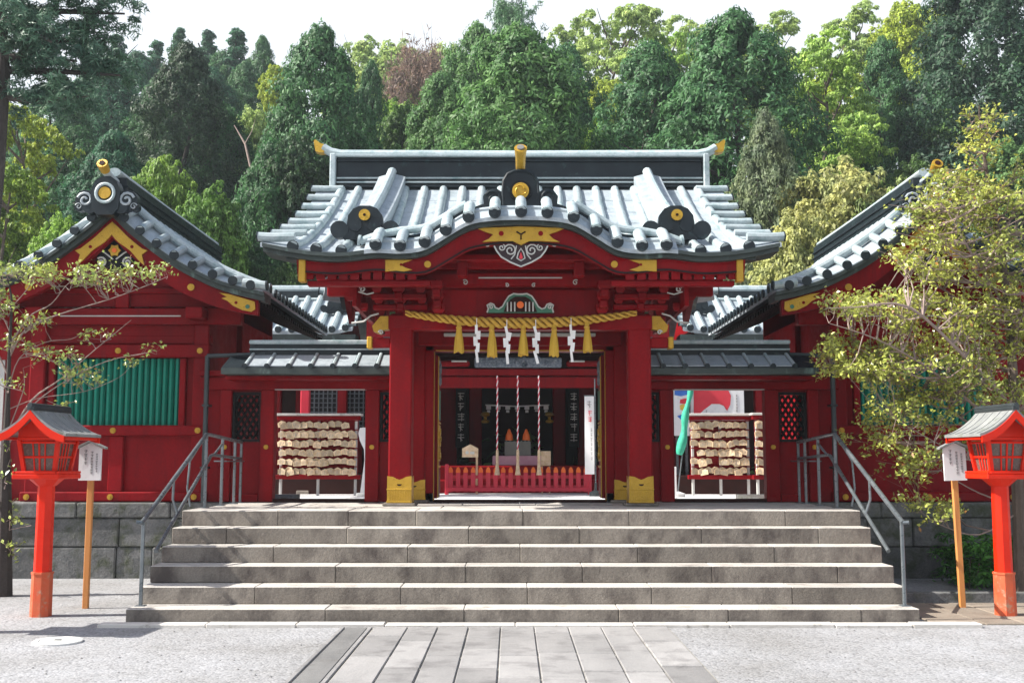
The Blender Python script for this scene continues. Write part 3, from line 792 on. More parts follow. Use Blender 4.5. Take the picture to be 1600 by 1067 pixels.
# brackets
def block(x, y, z, sx, sy, sz):
    mb = MB(); b = sx * .22
    vs = [(x + dx * sx, y + dy * sy, z) for dx, dy in ((-.3, -.3), (.3, -.3), (.3, .3), (-.3, .3))] + [(x + dx * sx, y + dy * sy, z + sz * .4) for dx, dy in ((-.5, -.5), (.5, -.5), (.5, .5), (-.5, .5))] + [(x + dx * sx, y + dy * sy, z + sz) for dx, dy in ((-.5, -.5), (.5, -.5), (.5, .5), (-.5, .5))]
    fs = [(3, 2, 1, 0), (8, 9, 10, 11)] + [(a + i, a + (i + 1) % 4, a + 4 + (i + 1) % 4, a + 4 + i) for a in (0, 4) for i in range(4)]
    mb.add(vs, fs); obj('bracket_block', mb, RED, gate)
for s in (-1, 1):
    for x0 in (1.445, .98):
        yb = 13.2 if x0 > 1.2 else 12.95
        for lev, (dy, zz) in enumerate(((0, 3.26), (-.20, 3.38), (-.40, 3.48))):
            block(s * x0, yb + dy, zz, .15, .15, .10)
            if lev:
                mb = MB(); mb.box(s * x0 - .045, s * x0 + .045, yb + dy - .08, yb + .2, zz - .08, zz, .01); obj('bracket_arm', mb, RED, gate)
            if x0 > 1.2:
                for k in (-1, 1):
                    block(s * (x0 + k * .26), yb + dy + .02, zz + .0, .11, .12, .09)
                mb = MB(); mb.box(s * (x0 - .33), s * (x0 + .33), yb + dy - .03, yb + dy + .05, zz - .075, zz - .005, .012); obj('bracket_arm', mb, RED, gate)
    block(s * 2.05, 13.0, 3.42, .12, .14, .09); block(s * 1.9, 13.05, 3.30, .12, .14, .09)
    mb = MB(); mb.box(s * 1.0, s * 2.4, 12.70, 12.80, 3.56, 3.64, .012); obj('eave_beam', mb, RED, gate)
    mb = MB(); mb.box(s * 1.55, s * 2.36, 13.15, 13.25, 3.50, 3.62, .012); obj('purlin_end', mb, RED, gate)
    # carved beam noses
    mb = MB(mx=s)
    P = [(1.58, 3.09), (1.66, 3.08), (1.70, 3.03), (1.78, 3.06), (1.80, 3.13), (1.74, 3.20), (1.70, 3.25), (1.58, 3.25)]
    mb.prism([(p[0], p[1]) for p in P], 13.12, 13.26); mb.disc(1.70, 13.11, 3.14, .035, .03, 12); kb = obj('carved_beam_nose', mb, GOLD, gate)
    mb = MB(mx=s); mb.tube([(1.72, 13.11, 3.28), (1.82, 13.10, 3.25), (1.90, 13.10, 3.18), (2.05, 13.12, 3.165)], .012, 6); mb.tube([(p[0], 13.1, p[1]) for p in scroll(1.69, 3.05, .03, 1.2, 1)], .009, 6)
    obj('pale_line', mb, CARVELINE, kb)
    mb = MB(mx=s); mb.tube([(p[0], 12.62, p[1]) for p in scroll(1.86, 3.50, .04, 1.2, 1, .5)], .010, 6); mb.tube([(1.90, 12.62, 3.47), (1.80, 12.62, 3.44), (1.72, 12.62, 3.46)], .009, 6); obj('pale_line', mb, CARVELINE, gate)
    mb = MB(); mb.box(s * 1.58, s * 1.80, 13.12, 13.24, 2.865, 2.985, .012); obj('tie_beam_end', mb, RED, gate)
    mb = MB(); mb.box(s * 1.795, s * 1.86, 13.10, 13.26, 2.85, 3.0, .012); obj('gold_cap', mb, GOLD, gate)

# pillars
def pillar(x, y, wd, z1, gold, full=True):
    mb = MB(); mb.box(x - wd / 2, x + wd / 2, y - wd / 2, y + wd / 2, LZ + .03, z1, .018); p = obj('pillar', mb, RED, gate)
    mb = MB(); mb.box(x - wd / 2 - .06, x + wd / 2 + .06, y - wd / 2 - .06, y + wd / 2 + .06, LZ - .002, LZ + .03, .008); obj('base_stone', mb, STONE, p)
    if gold:
        e = .008; h = gold; a = wd / 2 + e
        # sheath with a notched upper edge
        mb = MB()
        for (dx, dy) in ((0, -1), (0, 1), (1, 0), (-1, 0)):
            prof = [(-a, 0), (a, 0), (a, h), (a * .55, h * .97), (a * .25, h * .90), (0, h * .86), (-a * .25, h * .90), (-a * .55, h * .97), (-a, h)]
            if dx == 0: mb.prism([(x + q[0], LZ + .032 + q[1]) for q in prof], y + dy * (wd / 2), y + dy * (wd / 2 + e))
            else: mb.prism([(y + q[0] * .999, LZ + .032 + q[1]) for q in prof], x + dx * (wd / 2), x + dx * (wd / 2 + e), axis='x')
        gs = obj('gold_sheath', mb, GOLD, p)
        mb = MB(); a2 = a + .006
        mb.box(x - a2, x + a2, y - a2, y + a2, LZ + .032 + h * .48, LZ + .032 + h * .53, .003); mb.box(x - a2, x + a2, y - a2, y + a2, LZ + .034, LZ + .06, .003)
        for k in range(9):
            q = -a * .85 + 2 * a * .85 * k / 8
            mb.box(x + q - .004, x + q + .004, y - a - .004, y - a + .002, LZ + .06, LZ + .032 + h * .47)
        obj('raised_band', mb, GOLD, p)
        mb = MB(); mb.prism([(x + .03 * math.cos(t), LZ + .032 + h * .70 + .022 * math.sin(t)) for t in lin(math.pi, 2 * math.pi, 8)], y - a - .003, y - a + .002); obj('hole', mb, DARKWOOD, p)
    return p
for s in (-1, 1):
    pillar(s * 1.445, 13.24, .275, 3.28, .32)
    pillar(s * 1.36, 14.3, .26, 4.4, .26)
    pillar(s * 1.445, 15.1, .26, 3.28, .32)
    mb = MB(); mb.box(s * 1.12, s * 1.235, 14.2, 14.42, LZ, 3.0, .01); obj('jamb', mb, RED, gate)
    mb = MB(); mb.box(s * 1.113, s * 1.12, 14.20, 14.215, LZ + .02, 2.93, .002); obj('gilt_edge', mb, GOLD, gate)
    mb = MB(); mb.box(s * 1.38, s * 1.50, 13.38, 14.17, 2.86, 3.02, .012); obj('tie_beam', mb, RED, gate)
    # the open door leaf, folded inwards
    mb = MB(); mb.box(s * 1.085, s * 1.13, 14.44, 14.94, LZ + .04, 2.9, .006); dl = obj('door_leaf', mb, RED, gate)
    for z0, z1, m, nm in ((2.05, 2.45, GREENCARVE, 'green_panel'), (1.50, 1.98, GOLD, 'carved_panel'), (2.52, 2.85, BLUECARVE, 'carved_panel'), (1.06, 1.38, RED, 'lower_panel')):
        mb = MB(); mb.box(s * 1.075, s * 1.084, 14.49, 14.89, z0, z1, .003)
        if nm == 'carved_panel':
            q = random.Random(int(z0 * 100))
            for k in range(10): mb.tube([(s * 1.07, Y_, Z_) for Y_, Z_ in [(p[0], p[1]) for p in scroll(q.uniform(14.54, 14.84), q.uniform(z0 + .06, z1 - .06), .05, 1.2, 1, q.uniform(0, 6), 8)]], .012, 5)
        obj(nm, mb, m, dl)
    mb = MB(); mb.box(s * 1.072, s * 1.083, 14.46, 14.92, 1.41, 1.44, .003); mb.box(s * 1.072, s * 1.083, 14.46, 14.92, 2.0, 2.02, .003); mb.box(s * 1.07, s * 1.083, 14.44, 14.45, LZ + .05, 2.88); obj('gilt_edge', mb, GOLD, dl)
mb = MB(); mb.box(-1.235, 1.235, 14.2, 14.42, 2.93, 3.06, .01); obj('lintel', mb, RED, gate)
mb = MB(); mb.box(-1.1, 1.1, 14.19, 14.199, 2.932, 2.943); obj('gilt_edge', mb, GOLD, gate)
mb = MB(); mb.box(-1.24, 1.24, 14.26, 14.34, 3.062, 4.5); obj('upper_wall', mb, RED, gate)
mb = MB(); mb.box(-1.12, 1.12, 14.22, 14.40, LZ - .002, LZ + .03, .006); obj('threshold', mb, DARKWOOD, gate)
for s in (-1, 1):
    for y in (14.22, 14.42): 
        mb = MB(); mb.box(s * 1.125, s * 1.22, y - .02, y - .003, LZ + .0, LZ + .12, .004); obj('jamb_shoe', mb, STEEL, gate)

# ------------------------------------------------------------------ sacred rope, tassels, paper streamers
rp = thing('sacred_rope', 'thick twisted golden straw rope sagging across the gate between its front pillars', 'rope', (0, 13.0, 3.2))
def rope_z(x): return 3.145 + .125 * (abs(x) / 1.40) ** 2
for ph in range(3):
    mb = MB(); pts = []; rad = []
    for x in lin(-1.38, 1.40, 150):
        th = .030 + .026 * (1 - (abs(x) / 1.42) ** 2)
        a = x * 2 * math.pi / .27 + ph * 2 * math.pi / 3
        pts.append((x, 12.98 + .78 * th * math.cos(a), rope_z(x) + .78 * th * math.sin(a))); rad.append(th * .46)
    mb.tube(pts, rad, 7); obj('strand', mb, STRAW, rp, ang=60)
tx = [717, 768, 818, 866, 917]
for i, u in enumerate(tx):
    x = at(u, 530, 12.95).x; zt = rope_z(x) - .02; n = 10
    mb = MB(); L = .37 + .02 * (i % 2)
    prof = [(.012, 0), (.030, -.02), (.026, -.07), (.034, -.12), (.046, -.2), (.056, -.3), (.060, -L), (.0, -L + .02)]
    nn = 22; vs = []; fs = []
    q = random.Random(i)
    wob = [q.uniform(.86, 1.12) for _ in range(nn)]
    for j, (r_, z_) in enumerate(prof):
        for k in range(nn):
            a = 2 * math.pi * k / nn; rw = r_ * (wob[k] if j > 2 else 1)
            vs.append((x + rw * math.cos(a) + (.012 * math.sin(i * 2.1) * j / 7), 12.95 + rw * .8 * math.sin(a), zt + z_ + (q.uniform(-.02, .015) if j == 6 else 0)))
    for j in range(len(prof) - 1):
        for k in range(nn): fs.append((j * nn + k, j * nn + (k + 1) % nn, (j + 1) * nn + (k + 1) % nn, (j + 1) * nn + k))
    mb.add(vs, fs); obj('straw_tassel', mb, TASSEL, rp, ang=50)
    mb = MB(); mb.lathe([(.026, -.055), (.036, -.065), (.036, -.082), (.026, -.09)], (x, 12.95, zt), 12); obj('tassel_tie', mb, STRAW, rp)
for i, (u, lb) in enumerate(((745, 'white folded paper streamer on the rope, nearest the broad end pillar by the plain notice slope'), (792, ''), (837, ''), (892, ''))):
    lab = ['zigzag white paper streamer hanging between the first and second tassels from the sapling side', 'zigzag white paper streamer hanging between second and middle tassels from the sapling side',
           'zigzag white paper streamer hanging between the middle tassel and the fourth from the sapling side', 'zigzag white paper streamer hanging between the two tassels nearest the leafy tree side'][i]
    p = at(u, 505, 12.93); x = p.x; z = rope_z(x) - .02
    o = thing('paper_streamer', lab, 'paper streamer', (x, 12.9, z), 'paper streamers hanging from the rope')
    q = random.Random(40 + i)
    mb = MB(); mb.box(x - .004, x + .004, 12.885, 12.889, z - .06, z + .05); obj('tab', mb, PAPER, o)
    off = [-.004, .020, -.012, .014, .004]; zz = z - .03; 
    for k in range(5):
        wd = (.016, .032, .030, .024, .017)[k]; hh = (.11, .10, .11, .11, .16)[k]
        M = Matrix.Translation((x + off[k], 12.88 - .012 * (k % 2), zz - hh / 2)) @ Matrix.Rotation(q.uniform(-.7, .7), 4, 'Z') @ Matrix.Rotation(q.uniform(-.16, .16) + (.12 if k % 2 else -.12), 4, 'Y')
        mb = MB(); mb.box(-wd, wd, -.0015, .0015, -hh / 2, hh / 2, M=M); obj('paper_fold', mb, PAPER, o, smooth=False)
        zz -= hh * .68

# ================================================================== the two gabled wings
CT = spline([(0, 4.80), (.10, 4.71), (.21, 4.60), (.42, 4.43), (.62, 4.275), (.85, 4.12), (1.1, 3.985), (1.37, 3.86), (1.67, 3.765), (2.0, 3.69)])
def rise(d): return 1 - .8 * (min(abs(d), 2.0) / 2.0) ** 2
def c_w(d): return CT(abs(d)) - .02
WF, WB, WW = 13.75, 18.7, 14.5             # roof front, roof back, wall front
def build_wing(s, label):
    """s = -1 or 1; d grows towards the gate: x = s*(5.3-d)"""
    wing = thing('gabled_hall', label, 'building', (s * 5.3, WW, LZ), 'red gabled halls flanking the gate')
    X = lambda d: s * (5.3 - d)
    mk = lambda: MB()
    ds = lin(-2.0, 2.0, 33)
    RZ = .19
    mb = mk()
    mb.sheet([[(X(d), 14.2, c_w(d) + RZ * rise(d)) for d in ds], [(X(d), 16, c_w(d) + RZ * rise(d)) for d in ds], [(X(d), WB, c_w(d) + RZ * rise(d)) for d in ds]], .06)
    roof = obj('roof', mb, PATPAN, wing)
    mb = mk(); mb.sheet([[(X(d), WF + .04, c_w(d) + .0) for d in ds], [(X(d), WF + .2, c_w(d) + .10 * rise(d)) for d in ds], [(X(d), 14.18, c_w(d) + .175 * rise(d)) for d in ds], [(X(d), 14.22, c_w(d) + .185 * rise(d)) for d in ds]], .05)
    obj('verge_sheet', mb, PATPAN, roof)
    # tiles along the front verge
    for side in (-1, 1):
        for d in (.05, .21, .42, .64, .87, 1.11, 1.37, 1.63, 1.86):
            dd = d * side
            if d == .05 and side < 0: continue
            mb = mk(); mb.tube([(X(dd), WF - .01, c_w(dd) + .035), (X(dd), WF + .15, c_w(dd) + .03 + .085 * rise(dd)), (X(dd), 14.16, c_w(dd) + .035 + .19 * rise(dd))], .055, 10)
            obj('verge_tile', mb, PATINA, roof)
            mb = mk(); mb.disc(X(dd), WF - .025, c_w(dd) + .033, .061, .03, 14); obj('tile_end', mb, DARKCU, roof)
        mb = mk(); mb.tube([(X(side * d), 14.17, c_w(d) + .05 + .215 * rise(d)) for d in lin(.06, 2.02, 14)], .055, 10); obj('rail_tile', mb, PATINA, roof)
        mb = mk(); mb.tube([(X(side * 2.02), 14.17, c_w(2.02) + .05 + .215 * rise(2)), (X(side * 2.03), 14.17, c_w(2.02) + .05 + .215 * rise(2))], .07, 12); obj('tile_end', mb, DARKCU, roof)
        # corner tile, pointing outwards along the eave
        mb = mk(); mb.tube([(X(side * 1.75), WF + .04, c_w(1.75) + .05), (X(side * 2.06), WF + .02, c_w(2.0) + .06)], .055, 10); obj('corner_tile', mb, PATINA, roof)
        mb = mk(); mb.tube([(X(side * 2.05), WF + .02, c_w(2.0) + .06), (X(side * 2.075), WF + .02, c_w(2.0) + .061)], .062, 12); obj('tile_end', mb, DARKCU, roof)
    # rows of round tiles down both slopes share one mesh
    for side in (-1, 1):
        mb = mk(); _p = [Vector((X(side * d), 0, c_w(d) + RZ * rise(d) + .02)) for d in lin(.1, 2.03, 8)]; mb.tube([w_ for a_, b_ in zip(_p, _p[1:]) for w_ in (a_, a_.lerp(b_, .94))] + [_p[-1]], [.047, .053] * 7 + [.053], 8); me = mb.mesh('round_tile', PATINA, ORG[wing] * 0)
        mb = mk(); mb.tube([(X(side * 2.025), 0, c_w(2.03) + RZ * rise(2) + .02), (X(side * 2.05), 0, c_w(2.03) + RZ * rise(2) + .02)], .06, 10); me2 = mb.mesh('tile_end', DARKCU, ORG[wing] * 0)
        y = 14.42
        while y < WB - .1:
            inst('round_tile', me, roof, (0, y, 0)); inst('tile_end', me2, roof, (0, y, 0)); y += .235
    # ridge
    rx = X(0)
    mb = mk(); mb.box(rx - .14, rx + .14, 13.98, WB, 4.86, 5.20, .01); rg = obj('ridge', mb, DARKCU, wing)
    for z in (4.98, 5.07):
        mb = mk(); mb.box(rx - .165, rx + .165, 13.97, WB + .01, z, z + .02, .004); obj('ridge_course', mb, DARKCU, rg)
    mb = mk(); mb.tube([(rx, 13.9, 5.25), (rx, 16, 5.235), (rx, WB, 5.25)], .085, 12, squash=.7); obj('ridge_tile', mb, PATINA, rg)
    # ridge-end ornament with gold disc, scrolls and trumpet tile
    P = [(-.17, -.12), (-.19, .10), (-.14, .24), (-.06, .30), (.06, .30), (.14, .24), (.19, .10), (.17, -.12), (.10, -.2), (-.10, -.2)]
    oz = 4.82
    mb = mk(); mb.prism([(rx + p[0], oz + p[1]) for p in P], 13.62, 13.80); 
    for q in (-1, 1):
        mb.disc(rx + q * .265, 13.66, oz + .0, .135, .12, 18); mb.disc(rx + q * .20, 13.64, oz - .09, .09, .12, 14); mb.disc(rx + q * .35, 13.68, oz - .08, .065, .10, 12)
    on = obj('ridge_ornament', mb, DARKCU, wing)
    for q in (-1, 1):
        mb = mk(); mb.tube([(p[0], 13.648, p[1]) for p in scroll(rx + q * .265, oz + .0, .10, 1.4, q, .3)], .018, 6); obj('scroll', mb, PATPAN, on)
        mb = mk(); mb.tube([(p[0], 13.668, p[1]) for p in scroll(rx + q * .35, oz - .08, .045, 1.2, q, .3)], .011, 6); obj('scroll', mb, PATPAN, on)
    mb = mk(); mb.tube([(rx + .115 * math.cos(a), 13.61, oz + .08 + .12 * math.sin(a)) for a in lin(0, 2 * math.pi, 20)], .022, 6); obj('rim', mb, PATINA, on)
    mb = mk(); mb.disc(rx, 13.595, oz + .08, .078, .04, 20); obj('gold_disc', mb, GOLD, on)
    mb = mk(); mb.tube([(rx, 14.15, 5.14), (rx, 13.85, 5.14), (rx, 13.64, 5.17), (rx, 13.5, 5.235)], [.045, .05, .052, .06], 12); tp = obj('trumpet_tile', mb, PATINA, on)
    mb = mk(); mb.tube([(rx, 13.60, 5.187), (rx, 13.49, 5.242), (rx, 13.47, 5.253)], [.058, .068, .068], 14); obj('gold_mouth', mb, GOLD, tp)
    mb = mk(); mb.tube([(rx, 13.478, 5.249), (rx, 13.462, 5.258)], .036, 12); obj('mouth_hollow', mb, DARKWOOD, tp)
    # fascia, bargeboard with gold fittings
    ds = lin(-2.02, 2.02, 45)
    Xs = sorted(X(d) for d in ds); D = lambda x: 5.3 - s * x
    mb = mk(); mb.band(Xs, lambda x: c_w(D(x)) - .015, lambda x: c_w(D(x)) - .06, WF + .03, 14.2); mb.band(Xs, lambda x: c_w(D(x)) - .0605, lambda x: c_w(D(x)) - .125, WF + .09, 14.2); obj('fascia', mb, FASC, wing)
    Xb = sorted(X(d) for d in lin(-1.92, 1.92, 45))
    mb = mk(); mb.band(Xb, lambda x: c_w(D(x)) - .1255, lambda x: c_w(D(x)) - .40 + .07 * max(0, abs(D(x)) - .8), WF + .17, WF + .27); obj('bargeboard', mb, RED, wing)
    for q in (-1, 1):
        # chevron half
        mb = mk()
        dd = lin(0, .40, 9)
        top = [(X(q * d), c_w(d) - .19) for d in dd]; bot = [(X(q * d), c_w(d) - .36 - .02 * math.sin(d * 20)) for d in reversed(dd)]
        tipx = [(X(q * .47), c_w(.42) - .20), (X(q * .40), c_w(.40) - .27), (X(q * .44), c_w(.42) - .40)]
        mb.prism(top + tipx + bot, WF + .145, WF + .172); ch = obj('gold_fitting', mb, GOLD, wing)
        mb = mk(); mb.disc(X(q * .27), WF + .14, c_w(.27) - .27, .022, .01, 10); obj('hole', mb, RED, ch)
        mb = mk()
        P = [(1.88, -.155), (1.55, -.14), (1.42, -.165), (1.52, -.185), (1.45, -.225), (1.53, -.235), (1.60, -.275), (1.72, -.30), (1.84, -.295), (1.89, -.25)]
        mb.prism([(X(q * p[0]), c_w(p[0]) + p[1]) for p in P], WF + .145, WF + .172); gf = obj('gold_fitting', mb, GOLD, wing)
        mb = mk(); mb.disc(X(q * 1.64), WF + .14, c_w(1.64) - .225, .02, .01, 10); obj('hole', mb, RED, gf)
        mb = mk(); mb.disc(X(q * 1.79), WF + .138, c_w(1.79) - .24, .028, .01, 10); obj('stud', mb, GREENCARVE, gf)
        mb = mk(); mb.disc(X(q * 1.05), WF + .145, c_w(1.05) - .26, .045, .03, 16); mb.disc(X(q * 1.05), WF + .138, c_w(1.05) - .26, .02, .01, 10); obj('gold_boss', mb, GOLD, wing)
    # carved gable pendant
    mb = mk(); mb.prism([(rx, 4.50), (rx - .20, 4.28), (rx - .25, 4.10), (rx - .12, 4.02), (rx, 3.94), (rx + .12, 4.02), (rx + .25, 4.10), (rx + .20, 4.28)], WF + .29, WF + .33); pe = obj('carved_pendant', mb, BLACK, wing)
    mb = mk(); mb.prism([(rx + .085 * (1 if k % 2 == 0 else .72) * math.cos(k * math.pi / 6), 4.235 + .085 * (1 if k % 2 == 0 else .72) * math.sin(k * math.pi / 6)) for k in range(12)], WF + .265, WF + .288); fl = obj('gold_flower', mb, GOLD, pe)
    mb = mk(); mb.disc(rx, WF + .255, 4.235, .03, .012, 12); obj('flower_eye', mb, ORANGETIP, fl)
    mb = mk()
    for q in (-1, 1):
        mb.tube([(p[0], WF + .28, p[1]) for p in scroll(rx + q * .17, 4.08, .07, 1.4, q, .8)], .014, 6); mb.tube([(rx + q * .02, WF + .28, 4.12), (rx + q * .12, WF + .28, 4.20), (rx + q * .22, WF + .28, 4.26)], .010, 6)
    obj('outline', mb, CARVELINE, pe)
    # gable wall and its beams
    mb = mk(); Xg = sorted(X(d) for d in lin(-1.8, 1.8, 37)); mb.band(Xg, lambda x: c_w(D(x)) + .1, lambda x: 3.55, WW - .06, WW); obj('gable_wall', mb, RED, wing)
    for z0, z1, dp, hw in ((3.30, 3.52, .16, 1.6), (3.72, 3.80, .12, 1.3), (3.05, 3.16, .06, 1.2)):
        mb = mk(); mb.box(rx - hw, rx + hw, WW - dp, WW - .001, z0, z1, .012); obj('tie_beam', mb, RED, wing)
    mb = mk(); mb.box(rx - .80, rx + .80, WW - .175, WW - .161, 3.405, 3.42); obj('pale_line', mb, CARVELINE, wing)
    mb = mk(); mb.box(rx - .09, rx + .09, WW - .14, WW, 3.525, 3.72, .01); obj('king_post', mb, RED, wing)
    for q in (-1, 1):
        mb = mk(); mb.box(X(q * 1.05) - .11, X(q * 1.05) + .11, WF + .30, WW, 3.35, 3.50, .012); obj('beam_nose', mb, RED, wing)
        mb = mk(); mb.add([(X(q * 1.0), 13.9, 4.0), (X(q * 1.98), 13.9, 3.60), (X(q * 1.98), WB, 3.60), (X(q * 1.0), WB, 4.0)], [(0, 1, 2, 3)]); obj('soffit', mb, BLACK, wing)  # black paint here also carries the deep shade under the side eave
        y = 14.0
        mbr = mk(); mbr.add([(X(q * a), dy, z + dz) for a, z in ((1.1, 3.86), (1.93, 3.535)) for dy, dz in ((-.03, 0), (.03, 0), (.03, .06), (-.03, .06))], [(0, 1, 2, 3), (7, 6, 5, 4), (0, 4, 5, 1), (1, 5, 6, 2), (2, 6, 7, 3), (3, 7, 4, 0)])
        mer = mbr.mesh('rafter', BLACK)  # rafters blackened too, as part of the painted eave shade
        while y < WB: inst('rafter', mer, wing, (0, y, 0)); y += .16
        # body walls
        mb = mk(); mb.box(X(q * 1.08) - .02, X(q * 1.08) + .02, WW + .0, WB - .2, LZ, 3.6); obj('side_wall', mb, RED, wing)
        for yy in (16.2, 17.9):
            mb = mk(); mb.box(X(q * 1.10) - .08, X(q * 1.10) + .08, yy - .08, yy + .08, LZ, 3.5, .01); obj('column', mb, RED, wing)
        mb = mk(); mb.box(X(q * 1.08) - .10, X(q * 1.08) + .10, WW - .16, WW + .04, LZ, 3.30, .016); obj('column', mb, RED, wing)
    mb = mk(); mb.box(X(-1.1), X(1.1), WB - .25, WB - .2, LZ, 4.2); obj('back_wall', mb, RED, wing)
    # front wall: head rail, window of green slats, sill rail, panels
    mb = mk(); mb.box(X(-.99), X(.99), WW - .05, WW - .005, 3.16, 3.30); mb.box(X(-.99), X(.99), WW - .03, WW, 2.93, 3.16); obj('wall_board', mb, RED, wing)
    mb = mk(); mb.box(X(-1.20), X(1.20), WW - .20, WW - .02, 2.86, 3.03, .014); obj('head_rail', mb, RED, wing)
    w0, w1 = -.86, .79; z0, z1 = 1.97, 2.85
    wd = obj('window', MB().box(X(w0 - .06), X(w1 + .06), WW - .0, WW + .05, z0 - .05, z1 + .05), BLACK, wing)
    n = 20
    for k in range(n):
        a = w0 + (w1 - w0) * (k + .5) / n; hw = (w1 - w0) / n * .5
        mb = mk(); xx = X(a)
        mb.prism([(xx - hw * .86, WW - .02), (xx + hw * .86, WW - .02), (xx + hw * .86, WW - .05), (xx + hw * .3, WW - .085), (xx - hw * .3, WW - .085), (xx - hw * .86, WW - .05)], z0, z1, axis='z'); obj('slat', mb, GREEN, wd)
    for a, b in ((w0 - .085, w0 - .003), (w1 + .003, w1 + .085)):
        mb = mk(); mb.box(X(a), X(b), WW - .12, WW + .0, z0 - .02, z1 + .005, .01); obj('frame', mb, RED, wd)
    mb = mk(); mb.box(X(w0 - .05), X(w0 - .20), WW - .06, WW - .01, LZ + .1, 2.86); mb.box(X(w1 + .09), X(w1 + .2), WW - .05, WW - .01, LZ + .1, 2.86); obj('wall_board', mb, RED, wing)
    mb = mk(); mb.box(X(-1.20), X(1.20), WW - .19, WW - .02, 1.83, 1.965, .014); obj('sill_rail', mb, RED, wing)
    mb = mk(); mb.box(X(-1.22), X(1.22), WW - .20, WW - .02, LZ + .005, LZ + .13, .014); obj('ground_rail', mb, RED, wing)
    mb = mk(); mb.box(X(-.10), X(.09), WW - .14, WW - .03, LZ + .13, 1.83, .012); obj('post', mb, RED, wing)
    for a, b in ((-.98, -.10), (.09, .98)):
        mb = mk(); mb.box(X(a), X(b), WW - .06, WW - .02, LZ + .12, 1.84); obj('lower_panel', mb, RED, wing)
    for d_, z_, yy in ((0, 2.945, .20), (1.08, 2.945, .20), (-1.08, 2.945, .2), (-.03, 1.897, .19), (1.08, 1.897, .19), (-.03, LZ + .065, .20), (1.06, LZ + .065, .20), (-1.12, LZ + .065, .20)):
        mb = mk(); mb.disc(X(d_), WW - yy - .02, z_, .038, .025, 16); mb.disc(X(d_), WW - yy - .032, z_, .018, .014, 10); obj('gold_boss', mb, GOLD, wing)
    # bays farther out
    mb = mk(); mb.box(X(-1.25), X(-1.62), WW + .10, WW + .16, LZ, 3.6); obj('wall_board', mb, RED, wing)
    mb = mk(); mb.box(X(-1.62), X(-2.2), WW + .08, WW + .16, LZ + .3, 2.85); obj('plaster_panel', mb, PLASTER, wing)
    mb = mk(); mb.box(X(-1.58), X(-2.3), WW + .05, WW + .17, 2.85, 3.6); mb.box(X(-1.58), X(-2.3), WW + .05, WW + .17, LZ, LZ + .3); obj('wall_board', mb, RED, wing)
    # stone plinth, block by block
    q = random.Random(11 + s)
    pl = obj('plinth', MB().box(X(-2.4), s * 3.69, WW - .22, 18.6, -.05, LZ - .03), PLINTH, wing)
    for zc0, zc1, Ls in ((LZ - .20, LZ - .002, (.8, 1.3)), (.40, LZ - .203, (.55, .95)), (-.04, .397, (.45, .9))):
        d = -2.4 + q.uniform(0, .1)
        while d < 1.62:
            L = min(q.uniform(*Ls), 1.62 - d)
            if 1.62 - d - L < .2: L = 1.62 - d
            e = q.uniform(0, .025) + (.03 if zc0 < .7 else .05)
            mb = mk(); mb.box(X(d) - s * .004, X(d + L) + s * .004, WW - .24 - e, WW - .19, zc0 + .003, zc1 - .003, .016); obj('stone_block', mb, PLINTH, pl); d += L
    return wing
wingL = build_wing(-1, 'red gabled hall with green slatted window fully in view behind the sparse sapling')
wingR = build_wing(1, 'red gabled hall mostly screened by the olive leafy tree')

